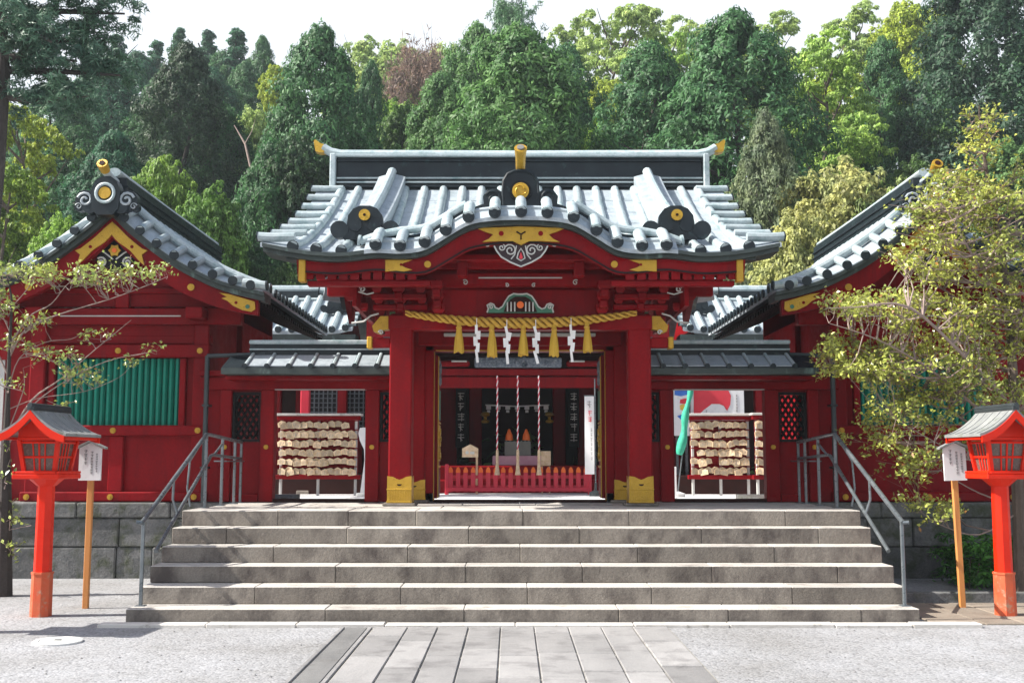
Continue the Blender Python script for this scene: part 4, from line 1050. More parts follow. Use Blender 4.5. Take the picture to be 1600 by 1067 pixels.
# ================================================================== low side galleries with a doorway each
def build_gallery(s, label):
    gl = thing('side_gallery', label, 'building', (s * 2.7, 14.4, LZ), 'low red galleries either side of the gate')
    W0, W1 = 14.36, 14.44
    B = lambda a, b, z0, z1, y0=W0, y1=W1, bv=0: MB().box(s * a, s * b, y0, y1, z0, z1, bv)
    obj('lintel', B(1.52, 4.2, 2.43, 2.60, 14.26, 14.47, .012), RED, gl)
    obj('upper_rail', B(1.52, 4.2, 2.605, 2.68, 14.20, 14.47, .01), RED, gl)
    obj('gilt_edge', B(2.03, 3.21, 2.425, 2.435, 14.25, 14.262), CARVELINE, gl)
    for a, b in ((1.84, 2.02), (3.218, 3.40), (3.78, 3.93), (1.5, 1.60)):
        obj('post', B(a, b, LZ, 2.43, 14.28, 14.46, .012), RED, gl)
    for a, b in ((1.6, 1.84), (3.40, 3.78), (3.93, 4.22)):
        obj('wall_panel', B(a, b, LZ, 1.75 if a < 3.9 else 2.43), RED, gl)
        if a < 3.9:
            obj('wall_panel', B(a, b, 2.40, 2.43), RED, gl)
            win = obj('lattice_window', MB().box(s * a, s * (a + .035), 14.33, 14.45, 1.75, 2.40, .006).box(s * (b - .035), s * b, 14.33, 14.45, 1.75, 2.40, .006).box(s * (a + .035), s * (b - .035), 14.33, 14.45, 1.75, 1.785).box(s * (a + .035), s * (b - .035), 14.33, 14.45, 2.365, 2.40), BLACK, gl)
            mb = MB(); step = .085; wdt = b - a
            k = -8
            x0, x1, z0, z1 = a + .036, b - .036, 1.786, 2.364
            for sg in (-1, 1):
                c = z0 - (x1 - x0) * 1.6
                while c < z1 + (x1 - x0) * 1.6:
                    # line z = c + sg*1.6*(x-x0)
                    pts = []
                    for q in lin(0, 1, 41):
                        x = x0 + (x1 - x0) * q; z = c + sg * 1.6 * (x - x0)
                        if z0 <= z <= z1: pts.append((s * x, 14.39 + .004 * sg, z))
                    if len(pts) > 1: mb.tube([pts[0], pts[-1]], .0175, 4)
                    c += .125
            obj('lattice', mb, BLACK, win)
    obj('door_sill', B(2.02, 3.218, LZ - .003, LZ + .04, 14.30, 14.45, .006), DARKWOOD, gl)
    obj('ground_rail', B(3.41, 3.77, LZ, LZ + .10, 14.31, 14.355, .008), RED, gl); 
    for x, z in ((1.93, 1.68), (3.31, 1.68), (3.85, 1.68)):
        mb = MB(); mb.disc(s * x, 14.25, z, .03, .028, 14); mb.disc(s * x, 14.24, z, .014, .012, 10); obj('gold_boss', mb, GOLD, gl)
    # roof: pale sheets between dark battens, a dark ridge with pale capping
    x0, x1 = 1.50, 3.50
    rf = obj('roof', MB().add([(s * x, Y, z) for Y, z in ((13.58, 2.66), (14.02, 2.85), (14.6, 2.85), (15.2, 2.66), (15.2, 2.60), (13.58, 2.60)) for x in (x0, 3.74)], [(0, 1, 3, 2), (2, 3, 5, 4), (4, 5, 7, 6), (6, 7, 9, 8), (8, 9, 11, 10), (10, 11, 1, 0), (0, 2, 4, 6, 8, 10), (1, 3, 5, 7, 9, 11)]), DARKCU, gl, smooth=False)  # bare dark end past the sheets paints in the hall eave's shade
    x = x0 + .02
    while x < x1 - .2:
        mb = MB()
        mb.add([(s * (x + .03), 13.60, 2.675), (s * (x + .245), 13.60, 2.675), (s * (x + .245), 13.98, 2.84), (s * (x + .03), 13.98, 2.84), (s * (x + .03), 13.60, 2.69), (s * (x + .245), 13.60, 2.69), (s * (x + .245), 13.98, 2.857), (s * (x + .03), 13.98, 2.857)], [(0, 1, 2, 3), (4, 5, 6, 7), (0, 1, 5, 4), (1, 2, 6, 5), (2, 3, 7, 6), (3, 0, 4, 7)])
        obj('roof_sheet', mb, PATPAN, rf, smooth=False)
        mb = MB(); mb.tube([(s * (x + .272), 13.56, 2.68), (s * (x + .272), 14.0, 2.87)], .024, 8); obj('round_tile', mb, PATINA, rf)
        mb = MB(); mb.disc(s * (x + .272), 13.545, 2.68, .034, .02, 10); obj('tile_end', mb, DARKCU, rf)
        x += .275
    obj('fascia', B(x0, 3.74, 2.58, 2.655, 13.56, 13.9), FASC, gl)
    obj('eave_board', B(x0, 3.74, 2.53, 2.578, 13.80, 14.3, .006), RED, gl)
    obj('ridge', B(x0, x1, 2.86, 3.0, 14.03, 14.45), DARKCU, gl)
    obj('ridge_course', B(x0 + .1, x1, 2.925, 2.945, 14.0, 14.48, .004), PATINA, gl)
    obj('ridge_capping', B(x0 + .02, x1, 3.0, 3.055, 13.98, 14.5, .012), PATINA, gl)
    # low dado inside the doorway is left open: the court shows through
    return gl
gallL = build_gallery(-1, 'low red gallery on the white curved post side, plaque rack seen through its doorway')
gallR = build_gallery(1, 'low red gallery whose doorway shows the red and white poster board')

_before = set(bpy.data.objects)
# ================================================================== tiled galleries round the inner court
def build_back(s, label):
    b = thing('inner_gallery', label, 'building', (s * 4.2, 17, LZ), 'tiled inner galleries beyond the low galleries')
    xi, xo = 2.84, 6.6
    zR = lambda x: 4.50 + .20 * max(0, (3.9 - abs(x)) / 1.1) ** 2
    prof = lambda t, x: (3.72 + .10 * max(0, (3.3 - abs(x)) / .6) ** 2 * (1 - t)) * (1 - t) + zR(x) * t - .10 * t * (1 - t)
    Yt = lambda t: 18.55 + 1.5 * t
    xs = lin(xi, xo, 16)
    mb = MB()
    for bk in (0, 1):
        mb.sheet([[(s * x, Yt(t) if not bk else 40.16 - Yt(t), prof(t, x)) for x in xs] for t in lin(0, 1, 7)], .06)
    rf = obj('roof', mb, PATPAN, b)
    x = xi + .12
    while x < xo:
        mb = MB(); mb.tube([(s * x, Yt(t) - .02, prof(t, x) + .02) for t in lin(0, 1, 7)], .055, 8); obj('round_tile', mb, PATINA, rf)
        mb = MB(); mb.disc(s * x, 18.51, prof(0, x) + .02, .06, .03, 12); obj('tile_end', mb, DARKCU, rf); x += .23
    for t in lin(.04, .96, 8):
        mb = MB(); mb.tube([(s * (xi + .1), Yt(t), prof(t, xi) + .06), (s * (xi - .06), Yt(t), prof(t, xi) + .05)], .05, 8); obj('verge_tile', mb, PATINA, rf)
        mb = MB(); mb.tube([(s * (xi - .058), Yt(t), prof(t, xi) + .05), (s * (xi - .075), Yt(t), prof(t, xi) + .05)], .055, 8); obj('tile_end', mb, DARKCU, rf)
    xs2 = sorted(s * x for x in lin(xi - .02, xo, 14))
    mb = MB(); mb.band(xs2, lambda x: zR(x) + .13, lambda x: zR(x) - .12, 19.98, 20.18); rg = obj('ridge', mb, DARKCU, b)
    mb = MB(); mb.tube([(x, 20.08, zR(x) + .17) for x in xs2], .085, 10); obj('ridge_tile', mb, PATINA, rg)
    mb = MB(); mb.tube([(x, 19.96, zR(x) - .03) for x in xs2], .03, 8); obj('ridge_course', mb, PATINA, rg)
    mb = MB(); mb.tube([(s * (xi - .02), 20.08, zR(xi) + .16), (s * (xi - .1), 20.0, zR(xi) + .26)], [.12, .10], 10); mb.box(s * (xi + .06), s * (xi + .45), 20.0, 20.16, zR(xi) + .17, zR(xi) + .30, .04); obj('ridge_end_tile', mb, PATINA, rg)
    # short descending ridge with a lobed ornament
    def rp_(t): return (s * (xi + .42), Yt(t), prof(t, xi + .42) + .16)
    mb = MB(); mb.tube([rp_(t) for t in lin(.50, 1, 6)], .10, 10, squash=.8); obj('descending_ridge', mb, PATINA, rf)
    p = rp_(.48); lobed_tile(p[0], p[1] - .1, p[2] - .10, .62, rf)
    mb = MB(); mb.box(s * (xi - .05), s * xo, 18.56, 19.0, 3.54, 3.66, .0); obj('fascia', mb, FASC, b)
    mb = MB(); mb.prism([(18.7, 3.6), (20.08, 4.4), (21.4, 3.6)], s * (xi + .2), s * (xi + .25), axis='x'); obj('gable_wall', mb, RED, b)
    for x in (3.05, 4.2, 5.5):
        for y in (18.95, 21.1):
            if 1: mb = MB(); mb.box(s * x - .08, s * x + .08, y - .08, y + .08, LZ, 3.3, .012); obj('column', mb, RED, b)
    mb = MB(); mb.box(s * 2.7, s * xo, 18.89, 19.01, 3.38, 3.52, .01); obj('beam', mb, RED, b)
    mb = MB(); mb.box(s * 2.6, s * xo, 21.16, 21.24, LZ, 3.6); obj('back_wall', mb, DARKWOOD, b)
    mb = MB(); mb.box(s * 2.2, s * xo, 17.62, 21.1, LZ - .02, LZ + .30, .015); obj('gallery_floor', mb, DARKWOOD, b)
    # lattice shutters on the back wall
    lt = obj('lattice_shutter', MB().box(s * 2.66, s * 3.75, 19.05, 19.10, 1.9, 3.05, .008), BLACK, b)
    mb = MB()
    for k in range(14): x = 2.70 + k * .078; mb.box(s * (x - .009), s * (x + .009), 19.02, 19.05, 1.92, 3.03)
    for k in range(14): z = 1.95 + k * .08; mb.box(s * 2.68, s * 3.73, 19.03, 19.045, z - .008, z + .008)
    obj('lattice', mb, STEEL, lt)
    return b
build_back(-1, 'pale tiled inner gallery roof between the gate and the hall behind the sapling')
build_back(1, 'pale tiled inner gallery roof between the gate and the hall behind the olive tree')

# ================================================================== main hall seen through the gate
hall = thing('main_hall', 'dark main hall with red posts, beams and carving seen deep through the gate', 'building', (0, 20, LZ))
obj('floor', MB().box(-2.5, 2.5, 18.6, 23, LZ - .01, LZ + .45, .02), RED, hall)
obj('floor', MB().box(-2.3, 2.3, 18.2, 18.59, LZ - .01, LZ + .22, .02), RED, hall)
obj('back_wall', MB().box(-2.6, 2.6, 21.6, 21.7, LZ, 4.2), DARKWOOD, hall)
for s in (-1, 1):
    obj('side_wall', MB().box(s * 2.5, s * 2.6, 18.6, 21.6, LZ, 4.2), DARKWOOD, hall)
    obj('column', MB().box(s * 1.75 - .11, s * 1.75 + .11, 17.9, 18.12, LZ, 3.0, .014), RED, hall)
    obj('column', MB().box(s * 1.30 - .16, s * 1.30 + .16, 20.5, 20.7, LZ, 3.2, .014), RED, hall)
    obj('column', MB().box(s * .80 - .12, s * .80 + .12, 20.8, 21.0, LZ, 3.2, .014), RED, hall)
    bd = obj('hanging_board', MB().box(s * 1.05 - .10, s * 1.05 + .10, 20.3, 20.34, 1.75, 2.85, .006), BLACK, hall)
    obj('lettering', glyphs(MB(), s * 1.05, 20.298, 2.78, .13, .95, 5, 5 + s), WHITEINK, bd)
    obj('rear_eave_wall', MB().box(s * 1.9, s * 2.6, 18.55, 18.6, LZ, 3.9), RED, hall)
    obj('offering_lamp', MB().lathe([(.0, 0), (.07, .01), (.08, .05), (.03, .07), (.03, .12), (.09, .15), (.07, .2), (0, .22)], (s * .60, 20.4, 2.2), 12), GOLD, hall)
obj('porch_beam', MB().box(-1.9, 1.9, 17.92, 18.10, 2.70, 2.88, .014), RED, hall)
obj('porch_beam', MB().box(-1.9, 1.9, 17.94, 18.08, 2.90, 3.02, .014), RED, hall)
cv = obj('carved_beam', MB().box(-.72, .72, 17.86, 17.93, 3.03, 3.20, .02), BLUECARVE, hall)
q = random.Random(9); mb = MB()
for k in range(26):
    x = q.uniform(-.68, .68); z = q.uniform(3.06, 3.18); mb.tube([(p[0], 17.85, p[1]) for p in scroll(x, z, q.uniform(.03, .06), 1.3, q.choice((-1, 1)), q.uniform(0, 6), 9)], .012, 5)
tag(obj('relief', mb, BLUECARVE, cv), kind='stuff')
for s in (-1, 1):
    obj('bracket_arm', MB().box(s * .80, s * 1.35, 17.9, 18.05, 3.05, 3.15, .03), RED, hall)
    obj('pale_line', MB().box(s * .85, s * 1.1, 17.885, 17.899, 3.12, 3.15, .004), CARVELINE, hall)
obj('porch_roof', MB().prism([(17.45, 3.36), (19.0, 3.72), (22.5, 4.75), (23.5, 4.2), (22.5, 4.1), (19, 3.6), (17.45, 3.28)], -2.3, 2.3, axis='x'), DARKCU, hall)
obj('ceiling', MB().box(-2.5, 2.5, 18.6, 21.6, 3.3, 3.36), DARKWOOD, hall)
mb = MB()
for k in range(7):
    x = -.54 + .18 * k; mb.box(x - .045, x + .045, 20.45, 20.455, 2.46, 2.53); mb.box(x - .03, x + .03, 20.44, 20.444, 2.40 + .02 * (k % 2), 2.45)
mb.tube([(-.6, 20.46, 2.545), (0, 20.46, 2.52), (.6, 20.46, 2.545)], .014, 6)
obj('paper_garland', mb, PAPER, hall)
obj('altar_step', MB().box(-.44, .44, 19.0, 19.5, LZ + .45, LZ + .62, .015), PINK, hall)

fence = thing('picket_fence', 'low crimson picket fence with orange tips in front of the main hall', 'fence', (0, 17.5, LZ))
n = 19
for k in range(n):
    x = -1.08 + 2.16 * k / (n - 1)
    mb = MB(); mb.box(x - .036, x + .036, 17.48, 17.52, LZ + .04, LZ + .345, .006); pk = obj('picket', mb, FENCERED, fence)
    mb = MB(); mb.prism([(x - .036, LZ + .346), (x + .036, LZ + .346), (x + .036, LZ + .385), (x + .018, LZ + .425), (x, LZ + .437), (x - .018, LZ + .425), (x - .036, LZ + .385)], 17.48, 17.52); obj('picket_tip', mb, ORANGETIP, pk)
for z in (LZ + .09, LZ + .25):
    mb = MB(); mb.box(-1.12, 1.12, 17.522, 17.555, z, z + .055, .005); obj('rail', mb, FENCERED, fence)
mb = MB(); mb.box(-1.12, 1.12, 17.445, 17.478, LZ + .05, LZ + .11, .005); obj('rail', mb, FENCERED, fence)
for s in (-1, 1):
    mb = MB(); mb.box(s * 1.14 - .03, s * 1.14 + .03, 17.46, 17.54, LZ - .005, LZ + .48, .01); obj('end_post', mb, FENCERED, fence)

for i, u in enumerate((777, 809, 842)):
    x = at(u, 650, 17.30).x
    lab = ('red and white bell rope hanging beside the small wooden plaque on its post', 'red and white bell rope hanging in the middle of the three', 'red and white bell rope hanging nearest the tall white banner')[i]
    o = thing('bell_rope', lab, 'bell rope', (x, 17.30, 1.4), 'bell ropes hanging before the main hall')
    q = 2
    for ph, m in ((0, PAPER), (1, FENCERED)):
        mb = MB(); pts = []
        for z in lin(1.50, 2.85, 70):
            a = z * 2 * math.pi / .12 + ph * math.pi
            pts.append((x + .006 * math.cos(a), 17.30 + .006 * math.sin(a), z))
        mb.tube(pts, .0085, 6); obj('strand', mb, m, o)
    mb = MB(); mb.lathe([(.014, .28), (.022, .26), (.024, .10), (.021, .08), (.034, -.05), (.046, -.12), (0, -.11)], (x, 17.30, 1.40), 12); obj('grip', mb, PALEWOOD, o)

ob = thing('offering_box', 'grey offering box with two orange tassels in the dark of the hall', 'offering box', (0, 19.2, LZ + .62))
mb = MB(); mb.box(-.23, .23, 19.05, 19.4, LZ + .622, LZ + .87, .012); obj('chest', mb, GREYBOX, ob)
for k in range(7):
    x = -.2 + k * .066; mb = MB(); mb.box(x - .012, x + .012, 19.06, 19.39, LZ + .871, LZ + .888, .003); obj('slat', mb, GREYBOX, ob)
for s in (-1, 1):
    mb = MB(); mb.lathe([(.0, 0), (.07, .0), (.06, .09), (.03, .16), (.02, .19), (0, .2)], (s * .15, 19.15, LZ + .89), 12); obj('tassel', mb, ORANGETIP, ob)
pp = at(733, 707, 17.25); zt = pp.z
o = thing('wooden_sign', 'small pale house-shaped wooden plaque on a thin post behind the picket fence', 'sign', (pp.x, 17.7, LZ))
mb = MB(); mb.prism([(pp.x - .13, 1.56), (pp.x + .13, 1.56), (pp.x + .13, 1.70), (pp.x, 1.77), (pp.x - .13, 1.70)], 17.68, 17.71); obj('board', mb, PALEWOOD, o)
mb = MB(); mb.box(pp.x + .09, pp.x + .125, 17.712, 17.74, LZ, 1.6, .005); obj('post', mb, PALEWOOD, o)
mb = MB(); mb.disc(pp.x - .05, 17.676, 1.635, .028, .004, 10); mb.box(pp.x + .0, pp.x + .07, 17.676, 17.68, 1.61, 1.65); obj('lettering', mb, WHITEINK, o)
pp = at(853, 720, 17.75)
o = thing('wooden_stand', 'small pale wooden stand behind the picket fence beside the offering box', 'stand', (pp.x, 17.8, LZ))
mb = MB(); mb.box(pp.x - .08, pp.x + .08, 17.76, 17.80, 1.42, 1.66, .008); obj('board', mb, PALEWOOD, o)
for s in (-1, 1): mb = MB(); mb.box(pp.x + s * .06 - .012, pp.x + s * .06 + .012, 17.801, 17.83, LZ, 1.5); obj('leg', mb, PALEWOOD, o)
o = thing('white_banner', 'tall narrow white banner with black and red brush lettering beside the gate opening', 'banner', (1.17, 16.6, LZ))
bx = at(921, 680, 16.6).x
mb = MB(); grid = [[(x, 16.6 + .012 * math.sin(z * 5 + x * 18), z) for x in lin(bx - .072, bx + .072, 4)] for z in lin(1.30, 2.48, 14)]
vs = [p for r in grid for p in r]; mb.add(vs, [(i * 4 + j, i * 4 + j + 1, i * 4 + j + 5, i * 4 + j + 4) for i in range(13) for j in range(3)]); obj('cloth', mb, PAPER, o)
mb = MB(); mb.tube([(bx + .09, 16.62, LZ), (bx + .09, 16.62, 2.75)], .011, 8); mb.tube([(bx - .08, 16.615, 2.49), (bx + .09, 16.615, 2.49)], .006, 6); obj('pole', mb, STEEL, o)
obj('lettering', glyphs(MB(), bx, 16.582, 2.42, .08, .14, 1, 3), INK, o); obj('lettering', glyphs(MB(), bx + .01, 16.582, 2.27, .07, .2, 2, 8), REDINK, o); obj('lettering', glyphs(MB(), bx + .03, 16.582, 2.0, .035, .5, 7, 12), INK, o)
mb = MB(); mb.lathe([(.10, 0), (.10, .06), (.02, .09), (.02, .2)], (bx + .09, 16.62, LZ), 14); obj('foot', mb, DSTEEL, o)

# ------------------------------------------------------------------ plaque racks
plq = MB().prism([(-.062, -.048), (.062, -.048), (.062, .022), (0, .050), (-.062, .022)], -.006, .006)
for _i, (_x, _h, _t) in enumerate(((-.034, .05, .016), (-.012, .058, .022), (.012, .05, .018), (.034, .036, .012))): plq.box(_x - .0025, _x + .0025, -.0075, -.0062, _t - _h, _t, mi=1)
plq = plq.mesh('prayer_plaque', [PALEWOOD, INK], smooth=False)
def plaque_rack(x0, x1, y, label, plabel, grp, rows, seed):
    o = thing('plaque_rack', label, 'rack', ((x0 + x1) / 2, y, LZ), 'red racks hung with wooden plaques')
    q = random.Random(seed)
    zb, zt = 1.36, 2.10
    for x in lin(x0 + .03, x1 - .03, 3 if x1 - x0 > .9 else 2):
        mb = MB(); mb.box(x - .02, x + .02, y, y + .04, LZ, zt + .05, .005); obj('leg', mb, CONCRETE if False else PLASTER, o)
    mb = MB(); mb.box(x0 - .06, x1 + .06, y - .10, y + .16, zt + .10, zt + .135, .006); obj('cap_board', mb, CURB, o)
    mb = MB(); mb.box(x0 - .04, x1 + .04, y - .03, y + .06, zt + .035, zt + .098, .006); obj('top_rail', mb, RED, o)
    mb = MB(); mb.box(x0 - .05, x1 + .05, y - .05, y + .07, zb - .14, zb - .075, .006); obj('bottom_rail', mb, RED, o)
    mb = MB(); mb.box(x0, x1, y + .045, y + .06, zb - .07, zt + .03); obj('back_board', mb, RED, o)
    for r in range(rows):
        z = zb + (zt - zb - .03) * r / (rows - 1)
        mb = MB(); mb.box(x0, x1, y - .018, y - .002, z + .045, z + .06); obj('peg_rail', mb, RED, o)
        x = x0 + .05
        while x < x1 - .03:
            for lay in range(2):
                if lay and q.random() < .42: continue
                if not lay and q.random() < .06: continue
                p = inst('prayer_plaque', plq, None, (x + q.uniform(-.012, .012) + lay * .02, y - .035 - .016 * lay - q.uniform(0, .01), z - .006 + q.uniform(-.014, .012) - (0, .020)[lay]), (q.uniform(-.25, .08), q.uniform(-.22, .22), q.uniform(-.35, .35)))
                tag(p, plabel, 'plaque', grp)
            x += .108
    return o
plaque_rack(-3.72, -2.50, 17.0, 'red rack full of wooden prayer plaques beside the curved white post', 'small pale wooden prayer plaque hanging on the rack beside the curved white post', 'prayer plaques on the rack beside the white post', 6, 1)
plaque_rack(2.68, 3.60, 17.0, 'red rack full of wooden prayer plaques under the poster board', 'small pale wooden prayer plaque hanging on the rack under the poster board', 'prayer plaques on the rack under the poster board', 6, 2)
plaque_rack(3.64, 4.05, 16.8, 'second red plaque rack cut off by the doorway post under the poster board', 'small pale wooden prayer plaque hanging on the rack cut off by the doorway post', 'prayer plaques on the rack cut off by the doorway post', 6, 3)
# curved white post
o = thing('white_post', 'white curved post flaring at foot and head beside the plaque rack', 'post', (-2.3, 16.6, LZ))
xr = at(573, 700, 16.6).x
P = [(0, LZ), (-.13, LZ), (-.10, LZ + .25), (-.065, LZ + .55), (-.075, LZ + .70), (-.14, LZ + .84), (-.165, LZ + .95), (-.14, LZ + 1.03), (0, LZ + 1.04)]
mb = MB(); mb.prism([(xr + .04 + p[0], p[1]) for p in P], 16.55, 16.68); obj('shaped_board', mb, WHITE, o); mb = MB(); mb.box(xr - .14, xr + .09, 16.5, 16.73, LZ - .003, LZ + .05, .01); obj('foot', mb, CONCRETE, o)
# red post near the racks
o = thing('red_post', 'plain crimson post standing behind the plaque rack', 'post', (-3.05, 17.6, LZ)); px = at(477, 640, 17.7).x
mb = MB(); mb.box(px - .07, px + .07, 17.63, 17.77, LZ, 3.0, .012); obj('shaft', mb, FENCERED, o); obj('foot', MB().box(px - .10, px + .10, 17.60, 17.80, LZ - .003, LZ + .06, .01), STONE, o)
# poster board
o = thing('poster_board', 'large white poster board with a sweeping red shape above the plaque rack', 'poster', (3.3, 18.2, LZ))
a, b = at(1079, 640, 18.2), at(1163, 640, 18.2); zt = at(1100, 607, 18.2).z; zb = at(1100, 668, 18.2).z
obj('board', MB().box(a.x, b.x, 18.2, 18.25, zb - .1, zt + .12, .006), WHITE, o)
for x in (a.x + .06, b.x - .06): obj('leg', MB().box(x - .025, x + .025, 18.251, 18.30, LZ, zt), STEEL, o)
U = lambda u, v: (at(u, v, 18.197).x, at(u, v, 18.197).z)
mb = MB(); mb.prism([U(*p) for p in ((1084, 606), (1120, 602), (1136, 606), (1142, 618), (1141, 632), (1136, 642), (1131, 634), (1124, 631), (1112, 631), (1100, 640), (1092, 648), (1084, 652))], 18.194, 18.199); obj('red_shape', mb, REDINK, o)
for u, v, wd, n in ((1104, 646, .03, 1), (1096, 654, .05, 1), (1140, 652, .03, 2), (1151, 622, .03, 6)): p = at(u, v - 6, 18.19); obj('lettering', glyphs(MB(), p.x, 18.199, p.z, wd, .05 * n, n, u), INK, o)
o = thing('small_poster', 'blue, red and yellow poster on a white board behind the green banner', 'poster', (2.75, 18.0, LZ))
a, b = at(1053, 640, 18.0), at(1077, 640, 18.0); zt = at(1060, 608, 18).z; zb = at(1060, 676, 18).z
obj('board', MB().box(a.x, b.x, 18.0, 18.03, zb - .05, zt + .12, .005), WHITE, o); obj('leg', MB().box(a.x + .03, a.x + .07, 18.031, 18.06, LZ, zt), STEEL, o); obj('leg', MB().box(b.x - .07, b.x - .03, 18.031, 18.06, LZ, zt), STEEL, o)
U = lambda u, v: (at(u, v, 17.997).x, at(u, v, 17.997).z)
for m, P in ((BLUEP, ((1054, 606), (1076, 606), (1076, 616), (1064, 619), (1054, 617))), (REDINK, ((1063, 624), (1072, 622), (1076, 626), (1070, 631), (1062, 630))), (YELLOWP, ((1062, 633), (1068, 631), (1073, 636), (1069, 641), (1063, 640))), (BLUEP, ((1058, 650), (1066, 647), (1074, 652), (1066, 657)))):
    obj('print', MB().prism([U(*p) for p in P], 17.994, 17.999), m, o)
# furled green banner leaning on its pole
o = thing('green_banner', 'furled green banner tied to a pole leaning in the doorway', 'banner', (2.6, 16.3, LZ))
a, b, f = at(1079, 600, 16.3), at(1062, 710, 16.3), at(1058, 772, 16.3)
mb = MB(); mb.tube([(f.x, 16.3, LZ), tuple(a + (a - f) * .1)], .010, 8); obj('pole', mb, STEEL, o)
mb = MB(); pts = []; rad = []
for k in range(22):
    t = k / 21; p = a.lerp(b, t); pts.append((p.x + .012 * math.sin(t * 11), 16.27 + .01 * math.cos(t * 9), p.z)); rad.append((.045 + .05 * t + .014 * math.sin(t * 17)) * (1 if k < 21 else .7))
mb.tube(pts, rad, 12, squash=.7); obj('cloth', mb, GREENCLOTH, o, ang=60)
obj('foot', MB().lathe([(.12, 0), (.12, .05), (.03, .08)], (f.x, 16.3, LZ), 14), CONCRETE, o)
o = thing('white_marker', 'slim white upright marker at the edge of the poster doorway', 'marker', (2.1, 15.4, LZ)); p = at(1055, 760, 15.4)
obj('shaft', MB().box(p.x - .02, p.x + .02, 15.39, 15.42, LZ, 1.42, .004), WHITE, o); obj('foot', MB().box(p.x - .03, p.x + .03, 15.37, 15.44, LZ - .002, LZ + .03, .004), WHITE, o)

# the inner court lies a little lower and farther: everything standing in it is set out there at its full size
for o in set(bpy.data.objects) - _before:
    if o.parent is None:
        l = o.location
        if o.type == 'MESH': l = l.copy()
        o.location = (CAM_X + (l.x - CAM_X) * CK, l.y * CK, COURT_Z + (l.z - LZ) * CK)
        o.scale = (CK, CK, CK)

# ================================================================== handrails
def handrail(s, label):
    o = thing('handrail', label, 'handrail', (s * 3.6, 10.45, .145), 'grey steel handrails at both ends of the stairs')
    x = s * 3.60; r = .021
    A = (x, 10.42, .92); B_ = (x, 12.50, 1.80); C_ = (x, 14.15, 1.74)
    mb = MB(); mb.tube([(x - s * -.05, 10.40, .925), A], r * .9, 8); mb.tube([A, B_], .023, 10); mb.tube([B_, (x + s * .0, 12.56, 1.805), C_], .021, 10); obj('upper_rail', mb, STEEL, o)
    mb = MB(); mb.tube([(x, 10.85, .62), (x, 12.72, 1.56)], .020, 10); mb.tube([(x, 12.72, 1.56), (x, 12.80, 1.57), (x, 14.15, 1.53)], .018, 10); obj('lower_rail', mb, STEEL, o)
    for i, (y, zb, zt) in enumerate(((10.46, .14, .93), (12.52, LZ - .005, 1.79), (13.22, LZ - .008, 1.77), (13.82, LZ - .008, 1.755), (14.14, LZ - .008, 1.745))):
        mb = MB(); mb.box(x - .016, x + .016, y - .016, y + .016, zb, zt, .005); mb.box(x - .045, x + .045, y - .045, y + .045, zb, zb + .012, .003); obj('post', mb, STEEL, o)
    # curved bracket that carries the lower rail
    mb = MB(); mb.tube([(x, 13.2, 1.70), (x - s * .03, 13.05, 1.69), (x - s * .04, 12.92, 1.65), (x, 12.84, 1.57)], .014, 8); mb.tube([(x, 11.50, .96), (x + s * .05, 11.5, 1.10), (x + s * .04, 11.48, 1.34)], .014, 8); mb.tube([(x, 12.2, 1.65), (x + s * .09, 12.2, 1.5), (x + s * .11, 12.2, 1.2), (x + s * .07, 12.2, 1.0)], .012, 8); obj('bracket', mb, STEEL, o)
    mb = MB(); mb.box(x - .11, x + .05, 13.25, 14.12, 1.49, 1.505, .003); obj('ledge', mb, STEEL, o)
    return o
handrail(-1, 'grey steel handrail up the stairs in front of the hall with visible green slats')
handrail(1, 'grey steel handrail up the stairs beside the hall behind the leafy olive tree')
for s, lb in ((-1, 'dark drainpipe running down by the corner of the hall with visible green slats'), (1, 'dark drainpipe running down by the corner of the tree-screened hall')):
    o = thing('drainpipe', lb, 'drainpipe', (s * 4.12, 14.2, LZ))
    x = s * 4.07; mb = MB(); mb.tube([(x, 14.12, LZ - .003), (x, 14.12, 2.86)], .032, 10); obj('down_pipe', mb, DSTEEL, o)
    mb = MB(); mb.tube([(x, 14.12, 2.86), (s * 3.3, 14.05, 2.875)], .03, 10); obj('cross_pipe', mb, DSTEEL, o)
    for z in (1.4, 2.2): obj('clip', MB().box(x - .045, x + .045, 14.08, 14.25, z, z + .03, .004), DSTEEL, o)

